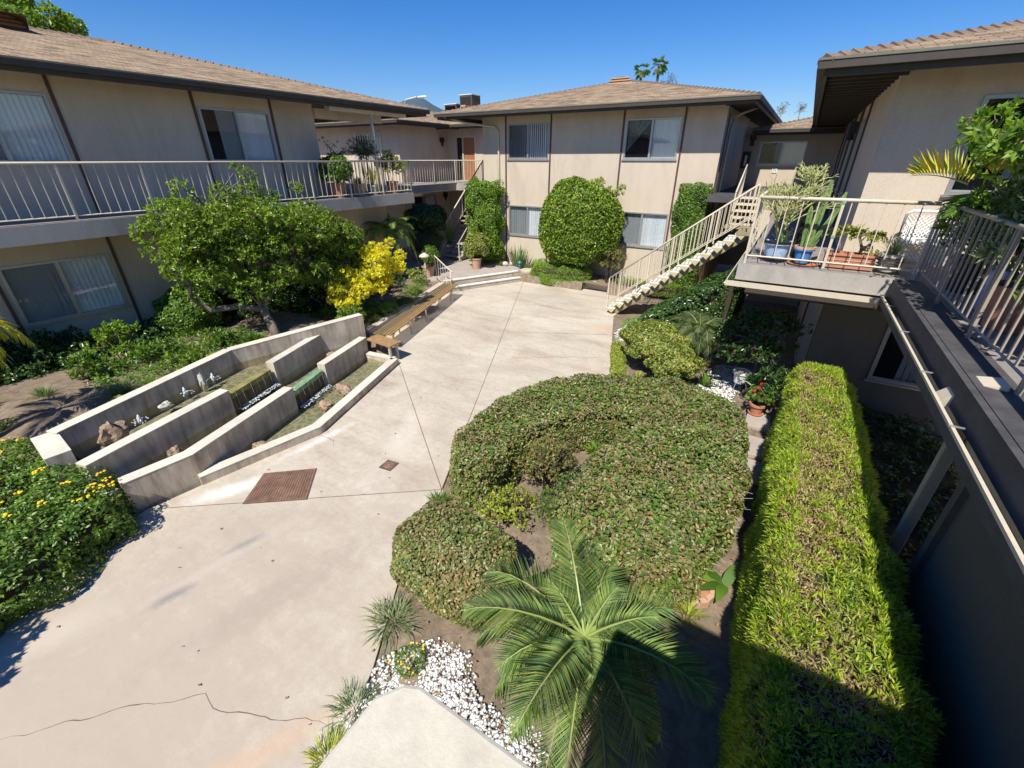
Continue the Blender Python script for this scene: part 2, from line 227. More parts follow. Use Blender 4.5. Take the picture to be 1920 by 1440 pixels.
# ------------------------------------------------------------------ mesh helpers
class MB:
    def __init__(s): s.v=[];s.f=[];s.m=[];s.uv={}
    def add(s,V,F,mi=0,uv=None):
        o=len(s.v); s.v+= [tuple(x) for x in V]
        for k,f in enumerate(F):
            if uv: s.uv[len(s.f)]=uv[k]
            s.f.append(tuple(i+o for i in f)); s.m.append(mi)
        return s
    def box(s,a,b,mi=0):
        x0,y0,z0=[min(a[i],b[i]) for i in range(3)]; x1,y1,z1=[max(a[i],b[i]) for i in range(3)]
        return s.add([(x0,y0,z0),(x1,y0,z0),(x1,y1,z0),(x0,y1,z0),(x0,y0,z1),(x1,y0,z1),(x1,y1,z1),(x0,y1,z1)],[(0,3,2,1),(4,5,6,7),(0,1,5,4),(1,2,6,5),(2,3,7,6),(3,0,4,7)],mi)
    def bm(s,Mf,u0,u1,d0,d1,z0,z1,mi=0): return s.box(Mf(u0,d0,z0),Mf(u1,d1,z1),mi)
    def prism(s,P,z0,z1,mi=0,zt=None):
        n=len(P); a=sum(P[i][0]*P[(i+1)%n][1]-P[(i+1)%n][0]*P[i][1] for i in range(n))
        if a<0: P=P[::-1]; zt=zt[::-1] if zt else None
        V=[(x,y,z0) for x,y in P]+[(P[i][0],P[i][1],zt[i] if zt else z1) for i in range(n)]
        return s.add(V,[tuple(range(n-1,-1,-1)),tuple(range(n,2*n))]+[(i,(i+1)%n,n+(i+1)%n,n+i) for i in range(n)],mi)
    def strip(s,path,w,z0,z1,mi=0,zt=None):
        """wall of width w along an open path; zt = top height per point"""
        P=[Vector(p) for p in path]; n=len(P); Lf=[];Rt=[]
        for i in range(n):
            d=(P[min(i+1,n-1)]-P[max(i-1,0)]).normalized(); k=1
            if 0<i<n-1:
                d1=(P[i]-P[i-1]).normalized(); d2=(P[i+1]-P[i]).normalized(); k=1/max(.5,math.cos(d1.angle(d2)/2))
            q=Vector((-d.y,d.x))*w/2*k; Lf.append(P[i]+q); Rt.append(P[i]-q)
        for i in range(n-1):
            za,zb=(zt[i],zt[i+1]) if zt else (z1,z1)
            V=[(*Lf[i],z0),(*Rt[i],z0),(*Rt[i+1],z0),(*Lf[i+1],z0),(*Lf[i],za),(*Rt[i],za),(*Rt[i+1],zb),(*Lf[i+1],zb)]
            F=[(0,3,2,1),(4,5,6,7),(1,2,6,5),(3,0,4,7)]
            if i==0: F.append((0,1,5,4))
            if i==n-2: F.append((2,3,7,6))
            s.add(V,F,mi)
        return s
    def tube(s,pts,r,n=6,mi=0):
        pts=[Vector(p) for p in pts]; rr=r if isinstance(r,(list,tuple)) else [r]*len(pts); V=[]
        for i,p in enumerate(pts):
            t=(pts[min(i+1,len(pts)-1)]-pts[max(i-1,0)]).normalized(); a=t.cross(Vector((0,0,1)))
            if a.length<.05: a=t.cross(Vector((1,0,0)))
            a.normalize(); b=t.cross(a)
            V+=[p+(a*math.cos(2*math.pi*k/n)+b*math.sin(2*math.pi*k/n))*rr[i] for k in range(n)]
        F=[(i*n+k,i*n+(k+1)%n,(i+1)*n+(k+1)%n,(i+1)*n+k) for i in range(len(pts)-1) for k in range(n)]
        F+= [tuple(range(n-1,-1,-1)),tuple((len(pts)-1)*n+k for k in range(n))]
        return s.add(V,F,mi)
    def lathe(s,prof,c,n=16,mi=0,sq=None):
        V=[];
        for r,z in prof: V+=[(c[0]+r*math.cos(2*math.pi*(k+.5)/n),c[1]+r*math.sin(2*math.pi*(k+.5)/n),c[2]+z) for k in range(n)]
        F=[(i*n+k,i*n+(k+1)%n,(i+1)*n+(k+1)%n,(i+1)*n+k) for i in range(len(prof)-1) for k in range(n)]
        return s.add(V,F,mi)
    def blob(s,c,rad,amp=.25,f=2.,seed=0,sub=2,mi=0):
        import bmesh
        b=bmesh.new(); bmesh.ops.create_icosphere(b,subdivisions=sub,radius=1)
        V=[]
        for v in b.verts:
            k=1+amp*noise.noise(v.co*f+Vector((seed*7.3,seed*1.7,seed))); V.append((c[0]+v.co.x*rad[0]*k,c[1]+v.co.y*rad[1]*k,c[2]+v.co.z*rad[2]*k))
        F=[tuple(v.index for v in f_.verts) for f_ in b.faces]; b.free(); return s.add(V,F,mi)
    def build(s,name,mats,parent=None,smooth=False,bevel=0):
        V=np.array(s.v,dtype=float).reshape(-1,3)
        if parent is not None: o0=np.array(parent['_o']) if '_o' in parent.keys() else np.array(parent.location); 
        else: o0=np.array([(V[:,0].min()+V[:,0].max())/2,(V[:,1].min()+V[:,1].max())/2,V[:,2].min()])
        me=bpy.data.meshes.new(name); me.from_pydata([tuple(x) for x in V-o0],[],s.f)
        if not isinstance(mats,(list,tuple)): mats=[mats]
        for m in mats: me.materials.append(m)
        if len(mats)>1: me.polygons.foreach_set('material_index',s.m)
        if s.uv:
            u=me.uv_layers.new(name='UVMap')
            for k,co in s.uv.items():
                for li,c in zip(me.polygons[k].loop_indices,co): u.data[li].uv=c
        if smooth: me.polygons.foreach_set('use_smooth',[True]*len(me.polygons))
        me.update(); ob=bpy.data.objects.new(name,me); COL.objects.link(ob)
        if parent is not None:
            ob.parent=parent
            if '_o' in parent.keys(): ob['_o']=parent['_o']
        else: ob.location=o0; ob['_o']=tuple(o0)
        if bevel:
            bv=ob.modifiers.new('bevel','BEVEL'); bv.width=bevel; bv.segments=2; bv.limit_method='ANGLE'
        return ob
def thing(name,label,cat,loc=(0,0,0),group=None,kind=None):
    o=bpy.data.objects.new(name,None); COL.objects.link(o); o.location=loc; o['_o']=tuple(float(x) for x in loc); o.empty_display_size=.2
    return tag(o,label,cat,group,kind)
def tag(o,label=None,cat=None,group=None,kind=None):
    if label:o['label']=label
    if cat:o['category']=cat
    if group:o['group']=group
    if kind:o['kind']=kind
    return o
def fastmesh(name,V,tri,m,parent):
    """V (n,3) world, tri (k,3)"""
    o0=np.array(parent['_o']); V=V-o0; me=bpy.data.meshes.new(name); n=len(V);k=len(tri)
    me.vertices.add(n); me.vertices.foreach_set('co',V.astype(np.float32).ravel()); me.loops.add(3*k); me.loops.foreach_set('vertex_index',tri.astype(np.int32).ravel())
    me.polygons.add(k); me.polygons.foreach_set('loop_start',np.arange(0,3*k,3,dtype=np.int32)); me.polygons.foreach_set('loop_total',np.full(k,3,dtype=np.int32))
    me.materials.append(m); me.update(calc_edges=True); ob=bpy.data.objects.new(name,me); COL.objects.link(ob); ob.parent=parent; ob['_o']=parent['_o']; return ob
rs=np.random.RandomState(11)
def nrm(a): return a/np.maximum(1e-9,np.linalg.norm(a,axis=1,keepdims=True))
def rnd(n): return nrm(rs.normal(size=(n,3)))
def leafV(P,T,Nn,Ln,Wd,fold=.25,droop=0.,mid=.45):
    """folded lozenge leaf; returns verts and tris"""
    n=len(P); Ln=np.broadcast_to(np.asarray(Ln,float),(n,))[:,None]; Wd=np.broadcast_to(np.asarray(Wd,float),(n,))[:,None]
    S=nrm(np.cross(T,Nn)); U=nrm(np.cross(S,T)); midp=P+T*Ln*mid; tip=P+T*Ln-U*Ln*droop
    V=np.stack([P,midp+S*Wd/2+U*Wd*fold,tip,midp-S*Wd/2+U*Wd*fold],1).reshape(-1,3)
    b=np.arange(n)[:,None]*4; tri=np.concatenate([b+np.array([[0,1,2]]),b+np.array([[0,2,3]])],0); return V,tri
def leaves(name,P,Dn,size,asp,m,parent,up=.4,rand=.9,fold=.2,jit=.35,droop=0.):
    """leaves at P facing roughly Dn (normals)"""
    n=len(P); Nn=nrm(Dn+np.array([0,0,up])+rnd(n)*rand); T=nrm(np.cross(Nn,rnd(n))); L=size*(1+jit*(rs.rand(n)*2-1))
    V,t=leafV(P-T*L[:,None]*.5,T,Nn,L,L*asp,fold,droop); return fastmesh(name,V,t,m,parent)
def bumps(P,a,f): return a*(np.sin(P[:,0]*f+1.3*np.sin(P[:,1]*f*.7))*np.sin(P[:,1]*f*1.1+P[:,2]*f)+.5*np.sin(P[:,0]*f*2.3+P[:,2]*f*1.7)*np.sin(P[:,1]*f*2.1))
def sdf(P,poly):
    poly=np.array(poly); A=poly; B=np.roll(poly,-1,0); best=np.full(len(P),1e9); near=np.zeros((len(P),2)); ins=np.zeros(len(P),bool)
    for a,b in zip(A,B):
        e=b-a; w=P-a; t=np.clip((w@e)/(e@e),0,1); q=a+t[:,None]*e; dd=np.linalg.norm(P-q,axis=1); k=dd<best; best[k]=dd[k]; near[k]=q[k]
        c=((a[1]>P[:,1])!=(b[1]>P[:,1]))&(P[:,0]<(b[0]-a[0])*(P[:,1]-a[1])/(b[1]-a[1]+1e-12)+a[0]); ins^=c
    return np.where(ins,best,-best),near
def smooth_poly(P,n=2):
    for _ in range(n):
        Q=[]
        for i in range(len(P)):
            a=np.array(P[i]);b=np.array(P[(i+1)%len(P)]); Q+=[tuple(a*.75+b*.25),tuple(a*.25+b*.75)]
        P=Q
    return P
def hedge_pts(poly,z0,H,r,dens,depth=.07,side=1.,amp=.02):
    poly=np.array(poly); lo=poly.min(0);hi=poly.max(0); n=int((hi-lo).prod()*dens); q=lo+(hi-lo)*rs.rand(n,2); d,near=sdf(q,poly); k=d>0; q=q[k];d=d[k];near=near[k]
    s=np.clip(d/r,0,1)[:,None]; z=H-r+np.sqrt(np.maximum(0,r*r-(r-np.minimum(d,r))**2)); out=nrm(np.c_[near-q,np.zeros(len(q))]); N1=nrm(out*(1-s)+np.array([0,0,1.])*s+1e-6); P1=np.c_[q,z]
    e=np.roll(poly,-1,0)-poly; el=np.linalg.norm(e,axis=1); m=int(el.sum()*(H-r-z0)*dens*side); i=rs.choice(len(poly),m,p=el/el.sum()); t=rs.rand(m)[:,None]
    area=(poly[:,0]*np.roll(poly[:,1],-1)-np.roll(poly[:,0],-1)*poly[:,1]).sum(); sg=1 if area>0 else -1
    nn=np.c_[e[:,1],-e[:,0]]/el[:,None]*sg; P2=np.c_[poly[i]+e[i]*t,z0+(H-r-z0)*rs.rand(m)]; N2=np.c_[nn[i],np.zeros(m)]
    P=np.r_[P1,P2];N=np.r_[N1,N2]; P=P+N*(bumps(P,amp,5.)[:,None]+(.02-depth*rs.rand(len(P))**2)[:,None]); return P,N
def inset(poly,a):
    P=np.array(poly); area=(P[:,0]*np.roll(P[:,1],-1)-np.roll(P[:,0],-1)*P[:,1]).sum(); sg=1 if area>0 else -1
    e1=P-np.roll(P,1,0); e2=np.roll(P,-1,0)-P; n1=np.c_[e1[:,1],-e1[:,0]]/np.linalg.norm(e1,axis=1)[:,None]*sg; n2=np.c_[e2[:,1],-e2[:,0]]/np.linalg.norm(e2,axis=1)[:,None]*sg
    n=n1+n2; n/=np.maximum(.4,np.linalg.norm(n,axis=1))[:,None]; return [tuple(x) for x in P-n*a]
def sph_pts(c,rad,n,amp=.1,f=4.,zmin=-1.,depth=.15):
    D=rnd(int(n*1.3)); D=D[D[:,2]>zmin][:n]; c=np.array(c);rad=np.array(rad)
    k=1+bumps(D*1.0+c,amp,f)-depth*rs.rand(len(D))**2; N=nrm(D/rad); return c+D*rad*k[:,None],N
def plant(name,label,cat,loc,group=None): return thing(name,label,cat,loc,group)
def twigs(parent,c,rad,n=14,base=None,r=.008,m='twig',name='stems'):
    b=MB(); base=base or (c[0],c[1],c[2]-rad[2])
    for i in range(n):
        D=rnd(1)[0]; D[2]=abs(D[2])*.8+.1; e=[c[j]+D[j]*rad[j]*.85 for j in range(3)]; s=[base[0]+D[0]*rad[0]*.15,base[1]+D[1]*rad[1]*.15,base[2]]
        mid=[(s[j]+e[j])/2+(random.random()-.5)*.1*rad[j]+(0,0,.08*rad[2])[j] for j in range(3)]; b.tube([s,mid,e],[r*1.6,r*1.1,r*.5],5)
    return b.build(name,M[m],parent)
def bush(name,label,c,rad,n,size,asp,m,z0=None,core=.8,cat='shrub',group=None,amp=.12,up=.4,zmin=-.75,depth=.22,tw=14,f=4.,rand=.9,droop=.1):
    """rounded shrub: outer shell of leaves, solid dark core for inner shade, stems to the ground"""
    z0=c[2]-rad[2] if z0 is None else z0; t=thing(name,label,cat,(c[0],c[1],z0),group)
    P,N=sph_pts(c,rad,n,amp,f,zmin,depth); leaves('foliage',P,N,size,asp,M[m],t,up,rand,droop=droop)
    twigs(t,c,rad,tw,(c[0],c[1],z0),.009)
    if core: MB().blob(c,[r*core for r in rad],.15,3,seed=c[0],sub=2).build('shade_core',M['twig'],t,True)  # solid dark fill stands in for the shaded inside
    return t
def blades(P0,D,Ln,Wd,bend=.6,seg=3):
    """arching strap leaves; P0 (n,3) D (n,3) dirs"""
    n=len(P0); Ln=np.broadcast_to(np.asarray(Ln,float),(n,)); S=nrm(np.cross(D,np.array([0,0,1.])+1e-3)); V=[]
    for k in range(seg+1):
        u=k/seg; p=P0+D*(Ln*u)[:,None]-np.array([0,0,1.])*(Ln*bend*u*u*.6)[:,None]; w=Wd*(1-u**2*.97)*(.6+.4*min(1,u*3)); V+=[p-S*w/2,p+S*w/2]
    V=np.stack(V,1); m=2*(seg+1); F=[]
    for k in range(seg): F+=[[2*k,2*k+1,2*k+3],[2*k,2*k+3,2*k+2]]
    tri=(np.arange(n)[:,None,None]*m+np.array(F)[None]).reshape(-1,3); return V.reshape(-1,3),tri
def tuft(name,label,c,n,ln,w,m,cat='plant',spread=.9,bend=.6,group=None,r=.04,part=None,lenv=.3):
    a=rs.rand(n)*2*np.pi; tl=rs.rand(n)**.7*spread; D=nrm(np.c_[np.cos(a)*tl,np.sin(a)*tl,np.ones(n)*(1.15-tl*.6)]); P=np.array(c)+np.c_[np.cos(a)*r*rs.rand(n),np.sin(a)*r*rs.rand(n),np.zeros(n)]
    V,t=blades(P,D,ln*(1-lenv*rs.rand(n)),w,bend)
    if part is not None: return fastmesh(name,V,t,M[m],part)
    th=thing(name,label,cat,tuple(c),group); fastmesh('blades',V,t,M[m],th); return th
def frond(parent,base,dirn,L,lift,droop,nl,ll,lw,m='l_palm',vee=.5,name='frond',flat=0.,back=.3,start=.12):
    """pinnate frond: curved rachis with two rows of leaflets"""
    d=Vector(dirn).normalized(); side=Vector((-d.y,d.x,0)); pts=[]
    for k in range(13):
        u=k/12; pts.append(Vector(base)+d*(L*u*(1-.18*u*u*droop))+Vector((0,0,L*(lift*u-droop*u*u))))
    b=MB(); b.tube(pts[::2],[.012,.010,.008,.006,.005,.004,.002],5); 
    P=[];T=[];N=[];Ln=[]
    for i in range(nl):
        u=start+(1-start)*i/nl; f=u*12; k=min(11,int(f)); p=pts[k].lerp(pts[k+1],f-k); t=(pts[k+1]-pts[k]).normalized(); nn=side.cross(t)*-1
        if nn.z<0: nn=-nn
        for s in (-1,1):
            T.append((side*s*(1-.5*u)+t*(.45+.5*u)+nn*vee*(1-u*.6)+Vector((0,0,-flat))+Vector((random.random()-.5,random.random()-.5,random.random()-.5))*.12).normalized()); P.append(p); N.append(nn)
            Ln.append(ll*math.sin(math.pi*min(1,.16+u*.9))**.55*(.85+.3*random.random()))
    P=np.array(P);T=np.array(T);Ln=np.array(Ln); N=np.array(N)
    V,tri=leafV(P,T,N,Ln,lw,.3,back,.35); fr=fastmesh(name,V,tri,M[m],parent); b.build('rachis',M['l_palm'],fr); return fr
def copy_tree(o,parent=None):
    c=o.copy(); COL.objects.link(c)
    if parent: c.parent=parent
    for ch in list(o.children): copy_tree(ch,c)
    return c
# wall frames: u along the wall, d outward, z up
def FY(c): return lambda u,d,z:(u,c-d,z)       # faces -Y
def FX(c): return lambda u,d,z:(c+d,u,z)       # faces +X
def FXn(c): return lambda u,d,z:(c-d,u,z)      # faces -X
def wall(parent,Mf,u0,u1,z0,z1,op=(),th=.16,m='stucco',name='wall'):
    us=sorted({u0,u1,*[o[0] for o in op],*[o[1] for o in op]}); b=MB()
    for a,c in zip(us[:-1],us[1:]):
        ops=sorted([o for o in op if o[0]<(a+c)/2<o[1]],key=lambda o:o[2]); z=z0
        for o in ops:
            b.bm(Mf,a,c,-th,0,z,o[2]); z=o[3]
        b.bm(Mf,a,c,-th,0,z,z1)
    return b.build(name,M[m],parent)
def window(parent,Mf,u0,u1,z0,z1,dark=0,blinds=(0,1),full=False,swag=False,bars=False,slant=.0):
    """sliding window: aluminium frame, two panes, vertical blinds, dim room behind"""
    um=(u0+u1)/2; w=.045; b=MB()
    b.bm(Mf,u0,u1,-.06,.02,z0,z0+w).bm(Mf,u0,u1,-.06,.02,z1-w,z1).bm(Mf,u0,u0+w,-.06,.02,z0+w,z1-w).bm(Mf,u1-w,u1,-.06,.02,z0+w,z1-w).bm(Mf,um-.025,um+.025,-.055,.012,z0+w,z1-w)
    b.bm(Mf,u0-.03,u1+.03,-.02,.045,z0-.035,z0-.002); f=b.build('window',M['alu'],parent)
    for k,(a,c) in enumerate(((u0+w,um-.025),(um+.025,u1-w))):
        g=MB(); dd=-.03-.012*k; g.add([Mf(a,dd,z0+w),Mf(c,dd,z0+w),Mf(c,dd,z1-w),Mf(a,dd,z1-w)],[(0,1,2,3)]); g.build('pane',M['glass'],f)
        if k==dark: 
            s=MB(); s.bm(Mf,a,a+.02,-.02,-.008,z0+w,z1-w).bm(Mf,c-.02,c,-.02,-.008,z0+w,z1-w).bm(Mf,a+.02,c-.02,-.02,-.008,z0+w,z0+w+.02); sf=s.build('screen_frame',M['alu'],f); MB().add([Mf(a+.02,-.012,z0+w+.02),Mf(c-.02,-.012,z0+w+.02),Mf(c-.02,-.012,z1-w),Mf(a+.02,-.012,z1-w)],[(0,1,2,3)]).build('screen_mesh',M['mesh'],sf)
    bl=MB(); a=u0+.05+(u1-u0-.1)*blinds[0]; e=u0+.05+(u1-u0-.1)*blinds[1]; n=int((e-a)/.085)
    for i in range(n):
        u=a+(e-a)*(i+.5)/n; hw=.048 if full else .038; dz=.008+.012*random.random()
        bl.add([Mf(u-hw,-.085-dz,z0+.03),Mf(u+hw,-.085+dz,z0+.03),Mf(u+hw,-.085+dz,z1-.03),Mf(u-hw,-.085-dz,z1-.03)],[(0,1,2,3)])
    bl.build('vertical_blinds',M['blind'],f)
    if swag:
        c=MB(); V=[];n=14
        for i in range(n):
            k=i/(n-1); V+=[Mf(u0+.06+.78*k,-.12+.02*math.sin(i*1.9),z1-.05),Mf(u0+.06+.18*k+.02*math.sin(i*2),-.12+.02*math.sin(i*2.3),z0+.22+.25*k)]
        c.add(V,[(2*i,2*i+2,2*i+3,2*i+1) for i in range(n-1)]).build('swagged_curtain',M['curtain'],f)
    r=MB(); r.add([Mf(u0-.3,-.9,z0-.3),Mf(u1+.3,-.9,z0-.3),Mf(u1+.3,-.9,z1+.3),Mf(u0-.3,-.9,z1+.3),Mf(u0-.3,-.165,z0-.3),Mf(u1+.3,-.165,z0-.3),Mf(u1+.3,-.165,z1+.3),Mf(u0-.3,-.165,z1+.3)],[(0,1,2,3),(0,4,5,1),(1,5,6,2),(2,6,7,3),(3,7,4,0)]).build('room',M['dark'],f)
    if bars:
        g=MB(); n=11
        for i in range(n): 
            u=u0+(u1-u0)*(i+.5)/n; g.bm(Mf,u-.008,u+.008,.045,.061,z0+.02,z1-.02)
        g.bm(Mf,u0,u1,.061,.073,z1-.1,z1-.08).bm(Mf,u0,u1,.061,.073,z0+.1,z0+.12).build('security_bars',M['white'],f)
    return f
def pilasters(parent,Mf,us,z0,z1,w=.055):
    for u in us: MB().bm(Mf,u-w/2,u+w/2,.002,.035,z0,z1).build('trim_batten',M['trim'],parent)
def hip_roof(parent,x0,x1,y0,y1,ze,s=.235,sides='SNEW',fh=.16,caps=True,rafters='',soff=None,ov=.9):
    """hip roof on an eave rectangle; parts: shingle roof, fascia, gutter, soffit, ridge caps"""
    w=min(x1-x0,y1-y0)/2; zr=ze+w*s
    if (x1-x0)<(y1-y0): A=((x0+x1)/2,y0+w,zr);B=((x0+x1)/2,y1-w,zr)
    else: A=(x0+w,(y0+y1)/2,zr);B=(x1-w,(y0+y1)/2,zr)
    c=[(x0,y0,ze),(x1,y0,ze),(x1,y1,ze),(x0,y1,ze)]; ud=math.sqrt(1+s*s); b=MB()
    longy=(x1-x0)<(y1-y0)
    faces={'S':[c[0],c[1],A] if longy else [c[0],c[1],B,A],'N':[c[2],c[3],B] if longy else [c[2],c[3],A,B],'E':[c[1],c[2],B,A] if longy else [c[1],c[2],B],'W':[c[3],c[0],A,B] if longy else [c[3],c[0],A]}
    for k,P in faces.items():
        if k in 'SN': uv=[(p[0],(abs(p[1]-(y0 if k=='S' else y1)))*ud) for p in P]
        else: uv=[(p[1]+.17,(abs(p[0]-(x1 if k=='E' else x0)))*ud) for p in P]
        b.add(P,[tuple(range(len(P)))],0,[uv])
    roof=b.build('roof',M['shingle'],parent)
    if caps:
        cb=MB()
        for P,Q in ((c[0],A),(c[1],A if longy else B),(c[2],B),(c[3],B if longy else A),(A,B)):
            P=Vector(P);Q=Vector(Q); L=(Q-P).length
            if L<.3: continue
            n=int(L/.21); t=(Q-P).normalized(); sd=t.cross(Vector((0,0,1))).normalized(); up=sd.cross(t)
            if up.z<0: up=-up
            for i in range(n):
                p=P+t*(L*i/n); q=P+t*(L*(i+1)/n+.03); hz=.055; lz=.02
                V=[p-sd*.13-up*.03+up*hz*.2,p+up*hz,p+sd*.13-up*.03+up*hz*.2,q-sd*.13-up*.04,q+up*lz,q+sd*.13-up*.04,p-sd*.13-up*.06,p+sd*.13-up*.06]
                cb.add(V,[(0,1,4,3),(1,2,5,4),(0,6,7,2,1)])
        cb.build('ridge_caps',M['shingle2'],roof)
    g=MB(); f=MB(); o=.0
    # fascia board and gutter round the eave
    for k,(p,q,nx,ny) in {'S':(c[0],c[1],0,-1),'E':(c[1],c[2],1,0),'N':(c[2],c[3],0,1),'W':(c[3],c[0],-1,0)}.items():
        if k not in sides: continue
        if nx==0:
            a,bb=sorted((p[0],q[0])); y=p[1]
            f.box((a+.03,y-ny*.03,ze-fh-.05),(bb-.03,y-ny*.07,ze-.012)); g.box((a-.06,y-ny*.028,ze-.13),(bb+.06,y+ny*.07,ze-.02)); g.box((a-.075,y+ny*.071,ze-.035),(bb+.075,y+ny*.082,ze-.005),1)
        else:
            a,bb=sorted((p[1],q[1])); x=p[0]
            f.box((x-nx*.03,a+.072,ze-fh-.05),(x-nx*.07,bb-.072,ze-.014)); g.box((x-nx*.028,a+.03,ze-.131),(x+nx*.07,bb-.03,ze-.021)); g.box((x+nx*.071,a-.06,ze-.036),(x+nx*.082,bb+.06,ze-.006),1)
    f.build('fascia',M['fascia'],roof); g.build('gutter',[M['fascia'],M['gutter']],roof)
    so=MB(); zs=ze-.06; i=.08; so.add([(x0+i,y0+i,zs),(x0+i,y1-i,zs),(x1-i,y1-i,zs),(x1-i,y0+i,zs)],[(0,1,2,3)]); so.build('soffit',M['soffit'],roof)
    if rafters:
        rb=MB()
        if 'W' in rafters:
            y=y0+.4
            while y<y1-.3: rb.box((x0+.09,y,zs-.11),(x0+ov+.08,y+.05,zs-.002)); y+=.42
        if 'E' in rafters:
            y=y0+.4
            while y<y1-.3: rb.box((x1-ov-.08,y,zs-.11),(x1-.09,y+.05,zs-.002)); y+=.42
        rb.build('rafter_tails',M['fascia'],roof)
    return roof
M['shingle2']=solid('ridge_shingle',(.21,.15,.105),.95,.35,12,.5,40)
def railing(name,label,pts,h,sp,posts,m='rail',cat='railing',group=None,post_w=.035,zb=.09,bw=.0065,flat=False,post_drop=.0,top_w=.022,group2=None):
    """pts: 3D base polyline. parts: top_rail, bottom_rail, post, baluster"""
    pts=[Vector(p) for p in pts]; t=thing(name,label,cat,tuple(pts[0]),group)
    MB().tube([p+Vector((0,0,h)) for p in pts],top_w,8).build('top_rail',M[m],t,True)
    MB().tube([p+Vector((0,0,zb)) for p in pts],.014,4).build('bottom_rail',M[m],t)
    cum=[0]
    for a,b in zip(pts[:-1],pts[1:]): cum.append(cum[-1]+(b-a).length)
    def at(s):
        for i in range(len(pts)-1):
            if s<=cum[i+1]+1e-6: return pts[i].lerp(pts[i+1],(s-cum[i])/(cum[i+1]-cum[i]))
        return pts[-1]
    L=cum[-1]; slope=abs(pts[-1].z-pts[0].z)>.1
    pm=bm_=None
    npst=max(1,round(L/posts)); ps=[L*i/npst for i in range(npst+1)]
    for s in ps:
        q=at(s); 
        if pm is None:
            pm=MB().box((pts[0].x-post_w/2,pts[0].y-post_w/2,pts[0].z-post_drop),(pts[0].x+post_w/2,pts[0].y+post_w/2,pts[0].z+h-.01)).build('post',M[m],t); 
        else: c=pm.copy(); COL.objects.link(c); c.parent=t; c.location=q-pts[0]
    nb=round(L/sp)
    for i in range(1,nb):
        s=L*i/nb
        if min(abs(s-x) for x in ps)<sp*.45: continue
        q=at(s)
        if bm_ is None:
            bm_=MB().box((pts[0].x-bw,pts[0].y-bw,pts[0].z+zb),(pts[0].x+bw,pts[0].y+bw,pts[0].z+h-.01)).build('baluster',M[m],t); bm_.location=q-pts[0]
        else: c=bm_.copy(); COL.objects.link(c); c.parent=t; c.location=q-pts[0]
    return t
def pot(name,label,c,r,h,m,cat='flower pot',group=None,rim=.02,taper=.72,n=28,saucer=False,sqr=False,soil=True):
    t=thing(name,label,cat,c,group); k=4 if sqr else n
    MB().lathe([(0,0.002),(r*taper,0.002),(r*.97,h-.05),(r+rim,h-.045),(r+rim,h),(r-.01,h),(r-.02,h-.035),(0,h-.035)],c,k).build('pot_body',M[m],t)
    if soil: MB().lathe([(r*.9,h-.03),(r*.5,h-.022),(0,h-.02)],c,k).build('soil',M['soil'],t)
    if saucer: MB().lathe([(0,.0),(r*.95,.0),(r*1.1,.03),(r*1.05,.031),(r*.9,.008),(0,.006)],(c[0],c[1],c[2]),n).build('saucer',M[m],t,True)
    return t
# ================================================================== SETTING: ground
CONC=[(-2.0,-6),(-2.05,.4),(-2.10,.69),(-2.43,1.42),(-2.89,2.21),(-3.3,3.2),(-3.52,3.8),(-3.8,4.4),(-3.95,5.1),(-3.75,6.2),(-3.3,7.3),(-2.80,8.5),(-2.73,8.79),(-4.05,12.75),(-4.0,14.4),(-3.83,15.12),(-4.94,15.24),(-5.91,15.33),(-7.17,14.93),(-8.45,15.15),
  (-8.62,15.10),(-10.18,12.18),(-8.78,7.10),(-7.20,6.62),(-6.25,3.76),(-6.62,1.98),(-6.74,1.25),(-6.55,.6),(-6.35,-.4),(-6.6,-2),(-7,-6)]
paving=MB().prism(CONC,-.15,0).build('courtyard_paving',M['paving']); tag(paving,kind='structure')
def child(mb,name,m,par,**k): return mb.build(name,M[m],par,**k)
def seg(a,b,w=.012,z=.003):
    a=Vector(a);b=Vector(b);t=(b-a).normalized(); n=Vector((-t.y,t.x))*w/2
    return [(*(a+n),z),(*(a-n),z),(*(b-n),z),(*(b+n),z)]
for a,b in (((-7.25,6.70),(-3.50,3.74)),((-8.61,15.05),(-3.49,3.73)),((-3.49,3.73),(-6.60,1.38)),((-6.17,9.85),(-3.64,11.10)),((-7.1,11.8),(-6.17,9.85))):
    if a[0]<-7 and b[0]<-6: continue
    child(MB().add(seg(a,b),[(0,1,2,3)]),'expansion_joint','joint',paving)
def crack(pts,w,name='crack'):
    b=MB(); P=[]
    for (a,c) in zip(pts[:-1],pts[1:]):
        ln_=math.hypot(c[0]-a[0],c[1]-a[1]); m_=max(2,int(ln_/.07))
        for k in range(m_): u=k/m_; P.append((a[0]+(c[0]-a[0])*u+random.uniform(-.012,.012),a[1]+(c[1]-a[1])*u+random.uniform(-.014,.014)+.02*math.sin(len(P)*.9)))
    P.append(pts[-1]); V=[];n=len(P)
    for i,p in enumerate(P): ww=w*random.uniform(.3,1.)*min(1,4*min(i+1,n-i)/n); V+=[(p[0]-ww*.5,p[1]+ww*.8,.003),(p[0]+ww*.5,p[1]-ww*.8,.003)]
    b.add(V,[(2*i,2*i+1,2*i+3,2*i+2) for i in range(n-1)]).build(name,M['joint'],paving)
crack([(-4.75,-.75),(-4.04,.03),(-3.56,.42),(-3.3,.45),(-2.98,.58),(-2.29,.93)],.0055)
crack([(-5.2,8.3),(-4.66,8.68),(-3.9,9.15),(-3.06,9.57)],.008); crack([(-6.9,12.6),(-5.4,12.5),(-4.5,12.75)],.007); crack([(-6.25,3.7),(-5.9,3.75),(-5.72,3.6)],.007)
